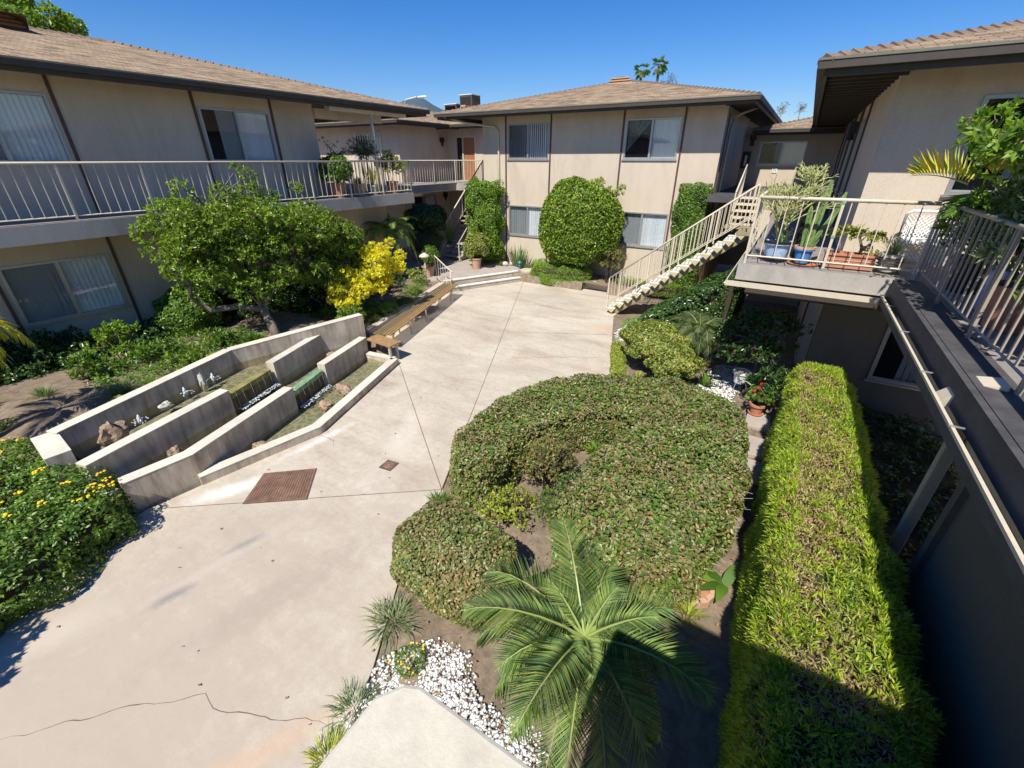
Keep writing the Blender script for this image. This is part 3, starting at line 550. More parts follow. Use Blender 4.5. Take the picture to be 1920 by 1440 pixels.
# white lime wash beside the fountain and two worn patches in the concrete
M['lime']=solid('lime_deposit',(.66,.62,.55),.9,.3,5,.2,40); M['worn']=solid('worn_grey_patch',(.30,.285,.26),.9,.35,9,.2,40)
def patch(name,pts,m,z=.004):
    o=MB().add([(x,y,z) for x,y in smooth_poly(pts,3)],[tuple(range(len(pts)*8))]).build(name,M[m],paving)
def irr(c,a,b,rot,n=26):
    P=[]
    for i in range(n):
        th=2*math.pi*i/n; k=random.uniform(.78,1.12); x,y=a*math.cos(th)*k,b*math.sin(th)*k; P.append((c[0]+x*math.cos(rot)-y*math.sin(rot),c[1]+x*math.sin(rot)+y*math.cos(rot)))
    return P
# planted ground
def soil_h(x,y):
    h=np.full(x.shape,-.03)
    # raised bed on the left behind the fountain and the bench kerb
    line=-10.18+(12.18-y)*(1.4/5.08)*1.0
    left=(x<np.where(y>7.1,line,np.where(y>0.9,-8.0,-6.5)))
    h=np.where(left,.30,h); h=np.where(left&(y<1.2),np.clip(.02+(-x-6.6)*.12,.0,.32),h)
    xw=np.interp(y,[.9,3.93,6.78,7.6],[-8.22,-9.14,-8.50,-8.5]); infn=(x>xw)&(y>.85)&(y<6.9)&(x<-6.2); h=np.where(infn,-.12,h); left=left&~infn; w=np.clip((7.3-y)/.8,0,1)*np.clip((y+.6)/1.6,0,1)*np.where((y>.85)&(y<6.9),(x<xw).astype(float),np.clip((-x-8.1)/.5,0,1)); bl=np.clip((-x-9.3)/3.0,0,1)
    h=np.where(left,h+w*(.44-.18*bl),h)
    h=np.where((x>-9.1)&(x<-3.8)&(y>15.0),.28,h)
    return h
def terrain(name,x0,x1,y0,y1,st,m,hf,rough=.02,keep=None):
    xs=np.arange(x0,x1+st*.5,st); ys=np.arange(y0,y1+st*.5,st); X,Y=np.meshgrid(xs,ys); Z=hf(X,Y)
    Z=Z+rough*np.array([noise.fractal(Vector((a*1.7,b*1.7,0)),.8,2.1,4) for a,b in zip(X.ravel(),Y.ravel())]).reshape(X.shape)
    ny,nx=X.shape; V=np.stack([X,Y,Z],-1).reshape(-1,3); i=np.arange(ny-1)[:,None]*nx+np.arange(nx-1)[None]; i=i.ravel()
    q=np.c_[i,i+1,i+nx+1,i+nx]; 
    if keep is not None:
        c=V[q].mean(1)[:,:2]; q=q[keep(c)]
    t=thing(name,None,None); t['kind']='structure'; tri=np.r_[q[:,[0,1,2]],q[:,[0,2,3]]]
    bpy.data.objects.remove(t); par={'_o':(0,0,0)}
    me=bpy.data.meshes.new(name); me.from_pydata([tuple(v) for v in V],[],[tuple(int(k) for k in f) for f in q]); me.materials.append(M[m]); me.polygons.foreach_set('use_smooth',[True]*len(me.polygons))
    o=bpy.data.objects.new(name,me); COL.objects.link(o); return tag(o,kind='structure')
notconc=lambda c: sdf(c,CONC)[0]<.25
terrain('garden_soil',-14,3.2,-4,17,.07,'soil',soil_h,.03,notconc)
g=MB().add([(-400,-400,-.22),(400,-400,-.22),(400,400,-.22),(-400,400,-.22)],[(0,1,2,3)]).build('ground',M['soildry']); tag(g,kind='structure')
# soil path between fountain and left hedge (dry, sunlit)
# raised walk with two white-nosed steps
PL=[(-8.95,15.45),(-10.52,12.50),(-10.9,12.2),(-13.0,12.4),(-16.5,13.5),(-16.5,22),(-11.4,22),(-11.4,16.6),(-9.6,16.0)]
walk=MB().prism(PL,-.2,.34).build('raised_walk',M['plaza']); tag(walk,kind='structure')
stp=thing('entry_steps','two wide concrete steps with white painted nosings up to the raised walk','steps',(-9.4,13.7,0))
def stepb(a,b,w,z0,z1,name):
    a=Vector(a);b=Vector(b);t=(b-a).normalized();n=Vector((-t.y,t.x))
    if n.x>0: n=-n
    child(MB().prism([tuple(a),tuple(b),tuple(b+n*w),tuple(a+n*w)],z0,z1-.045),name,'paving',stp)
    child(MB().prism([tuple(a-n*.025),tuple(b-n*.025),tuple(b+n*.10),tuple(a+n*.10)],z1-.044,z1+.003),'nosing','white',stp,bevel=.008)
stepb((-10.20,12.20),(-8.68,15.10),.34,-.1,.17,'step'); stepb((-10.50,12.40),(-9.00,15.28),.3,.13,.34,'step')
child(MB().prism([(-8.62,15.12),(-8.78,15.20),(-9.02,15.42),(-8.95,15.8),(-8.5,15.9),(-8.42,15.3)],-.1,.36),'end_block','paving',stp)
# kerbs
kb=MB().strip([(-8.72,6.72),(-8.86,7.3),(-10.33,12.1)],.2,-.1,.37).build('bench_kerb',M['paving']); tag(kb,kind='structure')
kb=MB().strip([(-8.5,15.30),(-7.17,15.05),(-5.91,15.44),(-4.94,15.36),(-3.9,15.24)],.16,-.1,.27).build('planter_kerb',M['paving']); tag(kb,kind='structure')
# mountain far off
def mountain():
    b=MB(); n=60; D=5200; V=[]; prof=[]
    for i in range(n+1):
        az=-64+i*1.0; u=(az+41)  # degrees left of +Y; summit near -41.3
        e=4.55+1.45*math.exp(-((az+41.6)/2.0)**2)+.5*math.exp(-((az+44.3)/1.6)**2)+.5*noise.noise(Vector((az*.35,3,0)))+.22*noise.noise(Vector((az*1.3,9,0)))
        if az>-36: e-=(az+36)*.32
        prof.append((az,max(.2,e)))
    for az,e in prof:
        for k,(dd,fz) in enumerate(((D*.80,0),(D*.86,.35),(D*.93,.72),(D,1.),(D*1.2,.2))):
            x=math.sin(R(az))*dd; y=math.cos(R(az))*dd; z=math.tan(R(e))*D*fz; z+=(0 if k in(0,3) else 60*noise.noise(Vector((az*.9,k*3.1,1)))); V.append((x,y,max(0,z)))
    m=5; F=[(i*m+k,(i+1)*m+k,(i+1)*m+k+1,i*m+k+1) for i in range(n) for k in range(m-1)]
    o=b.add(V,F).build('mountains',M['mount'],None,True); tag(o,kind='structure')
mountain()
# ================================================================== BUILDINGS
EZ=5.9
# ---- left building
B=thing('apartment_building','long two-storey beige apartment wing on the left with a railed upper walkway','building',(-12.9,4,0))
F=FX(-12.9); wz=(4.27,5.47); lz=(1.28,2.48)
ups=[(-2.5,-.65),(2.10,3.88),(6.62,8.44)]; lows=[(-2.5,-.65),(2.05,3.82),(6.62,8.44)]
wall(B,F,-14,9.86,3.0,5.80,[(a,b,*wz) for a,b in ups],name='wall')
wall(B,F,-14,12.3,.0,2.95,[(a,b,*lz) for a,b in lows],name='wall')
MB().box((-17,9.70,3.28),(-13.06,9.86,5.8)).build('return_wall',M['stucco'],B)
MB().box((-17,12.14,.0),(-13.06,12.3,2.95)).build('return_wall',M['stucco'],B)
window(B,F,*ups[0],*wz); window(B,F,*ups[1],*wz,dark=0,blinds=(.0,1),full=True); window(B,F,*ups[2],*wz,dark=0,blinds=(.22,1))
window(B,F,*lows[0],*lz); window(B,F,*lows[1],*lz,dark=0,blinds=(0,1),full=True); window(B,F,*lows[2],*lz,blinds=(.5,1))
pilasters(B,F,(-2.6,-.55,2.03,3.97,6.54,8.52),3.29,5.79); pilasters(B,F,(-2.6,-.55,1.97,3.92,6.54,8.52),.3,2.94)
DK=[(-12.9,-14),(-11.8,-14),(-11.8,12.65),(-14.88,12.65),(-14.88,19.06),(-13.3,19.06),(-13.3,21.7),(-17.25,21.7),(-17.25,17.75),(-24,17.75),(-24,9.86),(-12.9,9.86)]
MB().prism(DK,2.95,3.279).build('upper_walkway',[M['slab']],B)
MB().prism([(x+(.02 if x<-12 else -.03),y) for x,y in DK],3.2795,3.284).build('walkway_coating',M['deckfloor'],B)
hip_roof(B,-25,-12.0,-16,13.95,EZ,ov=.9)
MB().box((-13.0,9.87,5.42),(-12.82,12.5,5.68)).build('porch_beam',M['stucco'],B)
MB().tube([(-12.25,11.5,3.28),(-12.25,11.5,5.8)],.05,12).build('porch_post',M['rail'],B,True)
MB().box((-12.35,9.87,5.60),(-12.15,13.0,5.82)).build('porch_beam',M['stucco'],B)
rv=MB(); 
def roofvent(c,par,ang=0,s=1.):
    b=MB(); n=10; V=[]
    for i in range(n+1):
        a=math.pi*i/n; V+=[(c[0]-.55*s*math.cos(a)*math.cos(ang),c[1]-.55*s*math.cos(a)*math.sin(ang),c[2]+.34*s*math.sin(a)*.8),(c[0]-.3*s*math.cos(a)*math.cos(ang)-.9*s*math.sin(-ang),c[1]-.3*math.cos(a)*math.sin(ang)+.9*s*math.cos(ang),c[2]+.15*s)]
    b.add(V,[(2*i,2*i+2,2*i+3,2*i+1) for i in range(n)]); b.add([V[2*i] for i in range(n+1)],[tuple(range(n+1))])
    v=b.build('dormer_vent',M['shingle2'],par)
    l=MB()
    for k in range(3):
        z=c[2]+.03+.085*k*s; w=.5*s*math.sqrt(max(.05,1-((z-c[2])/(.30*s))**2)); l.box((c[0]-w,c[1]-.03,z),(c[0]+w,c[1]-.005,z+.04*s)) if abs(ang)<.1 else l.box((c[0]+.005,c[1]-w,z),(c[0]+.03,c[1]+w,z+.04*s))
    l.build('louvre',M['terrapale'],v)
roofvent((-17.9,5.05,7.28),B,math.pi/2*1.0001,1.)
# ---- centre building
Bc=thing('apartment_building','two-storey beige apartment block with hip roof at the far end of the courtyard','building',(-7,16.5,0))
F=FY(16.5); cw=(4.33,5.53); cl=(1.50,2.66)
wall(Bc,F,-11.4,-2.43,.0,5.80,[(-10.22,-8.43,*cw),(-5.54,-3.74,*cw),(-10.18,-8.40,*cl),(-5.5,-3.70,*cl)],m='stucco')
MB().box((-11.4,16.66,.0),(-11.24,26,5.8)).build('side_wall',M['stucco'],Bc); MB().box((-2.59,16.66,.0),(-2.43,22.5,5.8)).build('side_wall',M['stucco'],Bc); MB().box((-2.425,16.9,.0),(-2.40,16.98,5.6)).build('trim_batten',M['trim'],Bc)
window(Bc,F,-10.22,-8.43,*cw,blinds=(0,1)); window(Bc,F,-5.54,-3.74,*cw,blinds=(.5,1),swag=True,full=True)
window(Bc,F,-10.18,-8.40,*cl,blinds=(0,1),full=True,dark=0); window(Bc,F,-5.5,-3.70,*cl,blinds=(0,1),full=True,dark=0)
pilasters(Bc,F,(-10.30,-8.35,-5.62,-3.64),.3,5.79)
hip_roof(Bc,-13,-1.6,15.6,31,5.93,rafters='E',ov=.83); roofvent((-7.35,20.55,7.05),Bc,0,1.)
# downpipes
def downpipe(name,label,pts,r=.04):
    o=MB().tube(pts,r,8).build(name,M['rail'],None,True); return tag(o,label,'downpipe')
downpipe('downpipe','cream rain pipe down the left end of the far block beside the clipped green column',[(-12.6,15.62,5.80),(-12.0,16.2,5.62),(-10.75,16.42,5.45),(-10.62,16.44,5.3),(-10.62,16.44,.6)])
downpipe('downpipe','cream rain pipe slanting from the right eave of the far block',[(-1.72,17.8,5.80),(-2.2,17.6,5.62),(-2.36,17.5,5.52),(-2.38,17.5,5.3),(-2.38,17.5,.5)],.035)
# ---- wing behind on the left
Bw=thing('apartment_building','set-back beige wing with brown door seen between the left and far blocks','building',(-17,19,0))
F=FY(17.8); wall(Bw,F,-24,-17.3,.0,5.85,[(-20.3,-18.4,4.33,5.50)],m='stucco'); window(Bw,F,-20.3,-18.4,4.33,5.50,blinds=(.3,1),bars=True)
F=FX(-17.3); wall(Bw,F,17.96,21.5,.0,5.85,[(18.5,20.3,1.5,2.6)]); window(Bw,F,18.5,20.3,1.5,2.6,blinds=(.4,1))
F=FY(21.5); wall(Bw,F,-17.3,-11.4,.0,5.85,[(-16.65,-15.35,3.3,5.42),(-16.65,-15.35,.4,2.5)])
for z in (3.3,.4):
    d=MB().bm(F,-16.14,-15.40,-.08,-.03,z,z+2.06).build('door',M['door'],Bw); MB().lathe([(0,0),(.035,.0),(.035,.03),(0,.05)],(-16.05,21.50,z+1.0),10).build('handle',M['steel'],d)
    MB().bm(F,-16.65,-16.60,-.1,.02,z,z+2.12).bm(F,-16.22,-16.15,-.1,.02,z,z+2.12).bm(F,-15.40,-15.33,-.1,.02,z,z+2.12).bm(F,-16.60,-16.22,-.1,.02,z+2.07,z+2.12).bm(F,-16.15,-15.40,-.1,.02,z+2.07,z+2.12).build('door_frame',M['rail'],d)
    MB().bm(F,-16.6,-16.22,-.07,-.06,z,z+2.07).build('sidelight',M['dark'],d)
hip_roof(Bw,-24.4,-16.38,16.9,38,5.95,sides='SE')
hip_roof(Bw,-22,-11.0,20.65,27.6,5.94,sides='S',caps=True)
for z in (5.25,2.55):
    L=MB().box((-17.26,20.9,z-.12),(-17.1,21.1,z+.12)).lathe([(.05,-.3),(.07,-.1),(.03,-.05)],(-17.18,21.0,z),8).build('wall_lantern',M['black']); tag(L,'small dark wall lantern beside the %s door of the set-back wing'%('upper' if z>4 else 'lower'),'wall lamp')
# ---- right building
Br=thing('apartment_building','two-storey beige apartment block on the right with dark slatted eaves','building',(.85,12,0))
F=FY(9.4); rw=(3.88,5.12); rl=(.80,1.98); ZE=5.58
wall(Br,F,.85,9,2.6,5.48,[(1.84,3.6,*rw)],name='front_wall'); wall(Br,F,.85,9,.0,2.599,[(1.84,3.6,*rl)],name='lower_front_wall',m='stucco_shade'); window(Br,F,1.84,3.6,*rw,blinds=(.3,1)); window(Br,F,1.84,3.6,*rl,blinds=(.2,.8))  # lower front wall has its under-deck shade painted in
F=FXn(.85); sw=[(13.2,14.3),(15.2,16.4),(17.4,18.4)]
wall(Br,F,9.56,22.5,.0,5.48,[(a,b,3.6,5.15) for a,b in sw],name='side_wall')
for a,b in sw: window(Br,F,a,b,3.6,5.15)
pilasters(Br,F,(12.9,14.6,14.95,16.7,17.1,18.8,20.5),2.88,5.47,.09); pilasters(Br,F,(12.9,16.7,20.5),.05,2.5,.09)
L=MB().box((.66,14.7,4.9),(.84,14.86,5.15)).lathe([(.09,-.14),(.07,0),(.02,.05)],(.72,14.78,4.9),8).build('wall_lantern',M['black']); tag(L,'dark carriage lantern on the shaded side wall under the right eaves','wall lamp')
hip_roof(Br,-.14,13,8.5,22.4,ZE,s=.235,rafters='W',ov=.98)
DR=[(-.58,8.0),(1.45,8.0),(1.45,-1.9),(3.6,-1.9),(3.6,9.4),(.85,9.4),(.85,22),(-.58,22)]
DRi=[(-.56,8.02),(1.47,8.02),(1.47,-1.88),(3.58,-1.88),(3.58,9.39),(.84,9.39),(.84,21.9),(-.56,21.9)]
MB().prism(DR,2.60,2.85).build('upper_walkway',M['slab'],Br); MB().prism(DRi,2.8505,2.856).build('walkway_coating',M['deckfloor'],Br)
MB().box((1.40,-1.9,2.62),(1.449,7.95,2.853)).build('weathered_edge',M['deckdark'],Br); MB().box((1.4495,-1.9,2.8565),(1.72,7.98,2.860)).build('weathered_edge',M['deckdark'],Br)
MB().box((-.4,8.1,2.35),(1.6,8.25,2.597)).build('deck_beam',M['fascia'],Br); MB().box((1.6,-1.5,2.3),(1.76,7.8,2.597)).build('deck_beam',M['stucco'],Br)
# lower walls under the right walkway
MB().box((1.66,-1.9,.0),(1.84,4.15,2.3)).build('lower_wall',M['stucco_shade'],Br); MB().box((1.66,4.151,.0),(1.84,4.23,2.3)).build('corner_trim',M['stucco_shade'],Br)  # wall and trim stucco darkened to hold the walkway's shade
MB().box((1.615,4.02,0),(1.659,4.11,2.3)).build('corner_trim',M['stucco_shade'],Br)
# gutters of the walkway
gt=thing('walkway_gutter','cream edged rain gutter hanging along the near right walkway','gutter',(1.36,8,2.5))
b=MB(); b.box((1.325,1.,2.53),(1.34,7.9,2.64)).box((1.34,1.,2.53),(1.43,7.9,2.545)); b.build('trough',M['deckdark'],gt); MB().box((1.315,1.,2.63),(1.338,7.9,2.655)).build('lip',M['rail'],gt)
for y in (3.85,4.9,6.1,7.2): MB().box((1.30,y,2.658),(1.47,y+.012,2.668)).build('hanger_strap',M['steel'],gt)
gt=thing('deck_gutter','thin white gutter pipe under the front edge of the plant deck','gutter',(.4,7.9,2.5))
MB().box((-.68,7.86,2.52),(1.34,7.98,2.545)).box((-.70,7.84,2.52),(1.34,7.858,2.60)).build('trough',M['rail'],gt); MB().box((-.70,7.98,2.52),(-.685,12,2.60)).build('side_trough',M['rail'],gt)
# rain chute and downpipe
ch=MB(); ch.add([(1.33,4.36,2.62),(1.33,4.52,2.62),(1.50,4.44,2.86),(1.50,4.24,2.86),(1.33,4.36,2.55),(1.33,4.52,2.55),(1.50,4.44,2.74),(1.50,4.24,2.74)],[(0,3,2,1),(4,5,6,7),(0,1,5,4),(1,2,6,5),(2,3,7,6),(3,0,4,7)]); ch.add([(1.50,4.24,2.86),(1.50,4.44,2.86),(1.62,4.38,2.90),(1.62,4.20,2.90),(1.50,4.24,2.862-.1),(1.50,4.44,2.762),(1.62,4.38,2.865),(1.62,4.20,2.865)],[(0,1,2,3),(4,7,6,5),(0,4,5,1),(1,5,6,2),(2,6,7,3),(3,7,4,0)])
tag(ch.build('rain_chute',M['rail']),'short cream metal chute bent over the walkway edge into the gutter','rain chute')
tag(MB().box((1.50,4.30,.05),(1.585,4.385,2.5)).build('downpipe',M['railshade'],None,bevel=.01),'square beige downpipe under the near right gutter, top at the chute','downpipe')
# ---- block behind on the right
Bb=thing('apartment_building','distant beige block with a white-blinded window behind the potted cactus deck','building',(-.5,22,0))
F=FY(22.6); wall(Bb,F,-3.4,8,.0,5.5,[(-1.85,-.20,4.12,4.97)]); window(Bb,F,-1.85,-.20,4.12,4.97,blinds=(.35,1),full=True)
hip_roof(Bb,-2.1,14,21.7,34,5.38,sides='S')
# ---- camera-side building (behind the viewer, throws the shadow in the foreground)
Bz=thing('apartment_building','building behind the viewer with a stucco parapet corner at the bottom of the frame','building',(0,-1,0))
hip_roof(Bz,.35,11,-9,-.72,5.5); F=lambda u,d,z:(u,-1.9+d,z)
MB().box((.3,-2.06,0),(10,-1.9,5.4)).build('wall',M['stucco'],Bz)
MB().box((-.15,-.7,0),(1.6,-.55,2.6)).build('lower_wall',M['stucco_shade'],Bz)  # unseen wall added to block light, darkened as well
MB().prism([(-.2,-1.9),(1.45,-1.9),(1.45,.10),(-.2,.10)],2.6,2.85).build('upper_walkway',M['slab'],Bz)
MB().prism([(-.215,.120),(-.200,.141),(-.185,.148),(.7,.148),(.7,-.5),(-.215,-.5)],2.86,3.93).build('parapet',M['stucco2'],Bz,bevel=.004)
# parapet rail bracket
tag(MB().box((-.0,.045,3.935),(.028,.075,3.96)).build('rail_bracket',M['black']),'small black bracket stub on the parapet corner','bracket')
# ================================================================== STAIRS
def stair(name,label,x,y,z0,z1,n,run,width,axis,tread_m,rails=True):
    pass
ms=thing('main_staircase','open cream staircase with concrete treads rising rightwards to the plant deck','staircase',(-4.3,13.5,0))
n=15; rise=2.85/n; run=.245; x0=-4.36; ya,yb=12.92,14.05
for i in range(n-1):
    z=rise*(i+1); x=x0+run*i
    t=MB().box((x,ya,z-.035),(x+run+.02,yb,z-.004)).build('tread',M['treadtop'],ms)
    MB().add([(x-.005,ya-.012,z-.012),(x+run+.02,ya-.012,z-.012),(x+.17,ya-.012,z-.15),(x-.005,ya+.04,z-.012),(x+run+.02,ya+.04,z-.012),(x+.17,ya+.04,z-.15)],[(0,2,1),(3,4,5),(0,1,4,3),(1,2,5,4),(2,0,3,5)]).build('bracket',M['tread'],t)
sl=rise/run
for y in (ya+.12,yb-.2):
    MB().add([(x0+.03,y,0),(x0+.30,y,0),(x0+run*n-.1,y,2.60),(x0+run*n-.1,y,2.82),(x0+run*(n-1),y,rise*(n-1)-.05),(x0+.03,y,.1)]+[(x0+.03,y+.08,0),(x0+.30,y+.08,0),(x0+run*n-.1,y+.08,2.60),(x0+run*n-.1,y+.08,2.82),(x0+run*(n-1),y+.08,rise*(n-1)-.05),(x0+.03,y+.08,.1)],
      [(0,1,2,3,4,5),(11,10,9,8,7,6),(0,6,7,1),(1,7,8,2),(2,8,9,3),(3,9,10,4),(4,10,11,5),(5,11,6,0)]).build('stringer',M['stringer'],ms)
railing('stair_railing','cream railing along the near side of the open staircase',[(x0+.0,ya+.02,rise),(x0+run*(n-1),ya+.02,rise*n)],.92,.125,1.15,group='railings of the open staircase',zb=.16)
railing('stair_railing','cream railing along the wall side of the open staircase',[(x0+.0,yb-.02,rise),(x0+run*(n-1),yb-.02,rise*n)],.92,.125,1.15,group='railings of the open staircase',zb=.16)
tag(MB().box((-4.05,14.62,0),(-3.95,14.72,2.3)).build('support_post',M['rail']),'slim cream post standing behind the foot of the open staircase','post') if False else None
s2=thing('upper_stair_flight','short flight of cream slab treads going up behind the open staircase','staircase',(-.9,14.6,2.6))
for i in range(5):
    z=2.72+.16*i; y=14.35+.24*i; MB().box((-1.5,y,z-.05),(-.55,y+.30,z)).build('tread',M['rail'],s2)
for x in (-1.42,-.65): MB().add([(x,14.3,2.5),(x,15.6,3.15),(x,15.6,3.33),(x,14.3,2.66),(x+.05,14.3,2.5),(x+.05,15.6,3.15),(x+.05,15.6,3.33),(x+.05,14.3,2.66)],[(0,1,2,3),(7,6,5,4),(0,4,5,1),(1,5,6,2),(2,6,7,3),(3,7,4,0)]).build('stringer',M['stringer'],s2)
MB().prism([(-2.43,15.7),(-.58,15.7),(-.58,22.4),(-2.43,22.4)],3.16,3.34).build('landing',M['deckdark'],s2); MB().prism([(-1.15,12.9),(-.58,12.9),(-.58,14.4),(-1.6,14.4),(-1.6,14.1),(-1.15,14.1)],2.62,2.698).build('landing',M['stringer'],s2)  # upper landing gets the dark coating as painted shade
railing('stair_railing','cream railing on the left of the short upper flight behind the open staircase',[(-1.5,14.3,2.72),(-1.5,15.6,3.38)],.82,.13,1.7,zb=.12)
railing('landing_railing','thin cream railing on the far landing against the sunlit distant wall',[(-.35,20.5,3.1),(.8,20.5,3.1)],.98,.2,1.2)
# left stairs
ls=thing('back_staircase','concrete step flight rising behind the clipped green column','staircase',(-12.6,16.5,.34))
n2=16; r2=(3.28-.34)/n2; ru2=.225
for i in range(n2-1):
    z=.34+r2*(i+1); y=15.55+ru2*i; MB().box((-13.2,y,z-.06),(-12.05,y+.28,z)).build('tread',M['plaza'],ls)
for x in (-13.1,-12.2): MB().add([(x,15.6,.34),(x,15.9,.34),(x,19.06,3.05),(x,19.06,3.2),(x,15.6,.45),(x+.07,15.6,.34),(x+.07,15.9,.34),(x+.07,19.06,3.05),(x+.07,19.06,3.2),(x+.07,15.6,.45)],[(0,1,2,3,4),(9,8,7,6,5),(0,5,6,1),(1,6,7,2),(2,7,8,3),(3,8,9,4),(4,9,5,0)]).build('stringer',M['plaza'],ls)
MB().prism([(-13.3,18.95),(-12.0,18.95),(-12.0,21.4),(-13.3,21.4)],3.0,3.279).build('landing',M['slab'],ls)
railing('stair_railing','cream railing climbing the left side of the flight behind the clipped green column',[(-13.2,15.5,.5),(-13.2,19.06,3.4)],.9,.16,1.25,zb=.12,top_w=.03)
railing('stair_railing','cream railing climbing the right side of the flight, half hidden by foliage',[(-12.05,15.4,.4),(-12.05,19.06,3.4)],.75,.4,1.9,zb=.12)
hr=thing('step_handrail','small cream handrail with curled foot on the left end of the two entry steps','handrail',(-10.1,12.1,0))
MB().tube([(-10.75,12.35,.34),(-10.78,12.30,1.22),(-10.72,12.25,1.25),(-9.85,12.02,.86),(-9.72,12.0,.82)],.022,8).build('top_rail',M['rail'],hr,True); MB().tube([(-9.85,12.02,.0),(-9.85,12.02,.86)],.017,6).build('post',M['rail'],hr,True)
MB().tube([(-10.74,12.3,.5),(-9.85,12.02,.12)],.012,5).build('bottom_rail',M['rail'],hr)
for k in range(5):
    u=(k+1)/6; MB().tube([(-10.74+.89*u,12.3-.28*u,.5-.38*u),(-10.74+.89*u,12.3-.28*u,1.24-.38*u)],.008,5).build('baluster',M['rail'],hr)
MB().tube([(-10.15,12.12,.62),(-10.05,12.05,.35),(-9.9,12.0,.18),(-9.7,11.93,.02)],.012,6).build('curled_foot',M['rail'],hr,True)
# ================================================================== RAILINGS
railing('walkway_railing','long cream railing along the upper walkway of the left block',[(-11.85,-2.05,3.284),(-11.85,12.6,3.284)],1.0,.168,1.34)
railing('walkway_railing','short cream return railing at the far end of the left walkway by its potted plants',[(-11.85,12.6,3.284),(-14.9,12.6,3.284)],1.0,.168,1.4)
railing('walkway_railing','cream railing in front of the set-back wing and its brown door',[(-14.92,12.7,3.284),(-14.92,19.02,3.284),(-13.25,19.02,3.284)],1.0,.168,1.6)
dr=railing('deck_railing','cream railing along the front of the cactus deck with green tape on its posts',[(-.50,8.07,2.856),(1.62,8.07,2.856)],.98,.185,1.06,top_w=.026,zb=.12)
for z in (2.858,3.33,3.79): MB().box((.535,8.045,z),(.585,8.095,z+.035)).build('green_tape',M['green'],dr)
railing('deck_railing','cream railing down the stair side of the cactus deck',[(-.50,8.1,2.856),(-.50,12.6,2.856)],.98,.185,1.1,zb=.12)
railing('walkway_railing','shade-darkened railing of the near right walkway in front of its potted plants',[(1.66,8.05,2.861),(1.66,1.6,2.861)],.98,.165,1.3,m='railshade',top_w=.022,zb=.12,post_w=.030,bw=.0085)
# ================================================================== FOUNTAIN
fo=thing('tiered_fountain','three-tier angular plaster fountain with two green spillways left of the path','fountain',(-7.8,3.9,0))
z3,z2,z1=.045,.37,.66
cap=[]
# basins (floor + water)
T3=[(-6.78,1.98),(-6.42,3.76),(-7.30,6.5),(-8.1,6.45),(-7.85,5.1),(-7.4,4.0),(-6.85,2.0)]
T2=[(-7.05,1.2),(-6.85,2.0),(-7.42,4.05),(-7.80,5.1),(-8.25,6.6),(-8.45,6.62),(-8.66,5.75),(-8.1,4.2),(-7.65,3.1),(-7.2,1.1)]
T1=[(-7.2,1.05),(-7.75,3.1),(-8.2,4.2),(-8.70,5.75),(-9.0,3.95),(-8.1,1.1)]
for nm,T,z in (('lower',T3,z3),('middle',T2,z2),('upper',T1,z1)):
    MB().prism(T,z-.25 if z>.1 else -.1,z-.16 if z>.1 else -.05).build('basin_floor',M['basin'],fo); 
    MB().add([(x,y,z) for x,y in (T if sum(T[i][0]*T[(i+1)%len(T)][1]-T[(i+1)%len(T)][0]*T[i][1] for i in range(len(T)))>0 else T[::-1])],[tuple(range(len(T)))]).build('water_surface',M['water'],fo)
MB().prism(T2,-.1,z2-.26).build('basin_core',M['fount'],fo); MB().prism(T1,-.1,z1-.26).build('basin_core',M['fount'],fo)
def fwall(path,w,z0,zt,name='basin_wall'):
    b=MB(); zz=zt if isinstance(zt,list) else [zt]*len(path); b.strip(path,w,z0,0,0,[z-.012 for z in zz]); o=b.build(name,M['fount'],fo)
    MB().strip(path,w+.006,0,0,0,[z for z in zz]) ; c=MB()
    P=[Vector(p) for p in path]; b2=MB(); b2.strip(path,w+.008,-9,0,0,zz); V=b2.v
    for i in range(0,len(V),8):
        q=[list(v) for v in V[i:i+8]]
        for k in range(4): q[k][2]=q[k+4][2]-.0115
        c.add(q,b2.f[0:4] if False else [(0,3,2,1),(4,5,6,7),(1,2,6,5),(3,0,4,7),(0,1,5,4),(2,3,7,6)])
    c.build('cap',M['founttop'],o); return o
fwall([(-6.70,1.96),(-6.35,3.76),(-7.30,6.62)],.18,-.1,.15); fwall([(-7.30,6.62),(-8.15,6.52)],.16,-.1,.15)
fwall([(-6.90,1.17),(-6.80,1.98),(-7.43,4.04)],.19,-.1,.50); fwall([(-7.80,5.04),(-8.27,6.60)],.18,-.1,.50)
fwall([(-7.22,.97),(-7.74,3.10)],.19,-.1,.79); fwall([(-8.14,4.18),(-8.70,5.76)],.17,-.1,.79)
fwall([(-8.15,1.0),(-9.06,3.93)],.19,-.1,.96); fwall([(-9.06,3.93),(-8.44,6.78)],.19,-.1,[.96,1.0])
fwall([(-8.24,.93),(-7.45,.86)],.26,-.1,.93); fwall([(-7.50,.85),(-6.86,1.10)],.14,-.1,[.79,.50]) if False else fwall([(-7.33,.92),(-6.93,1.10)],.12,-.1,.36)
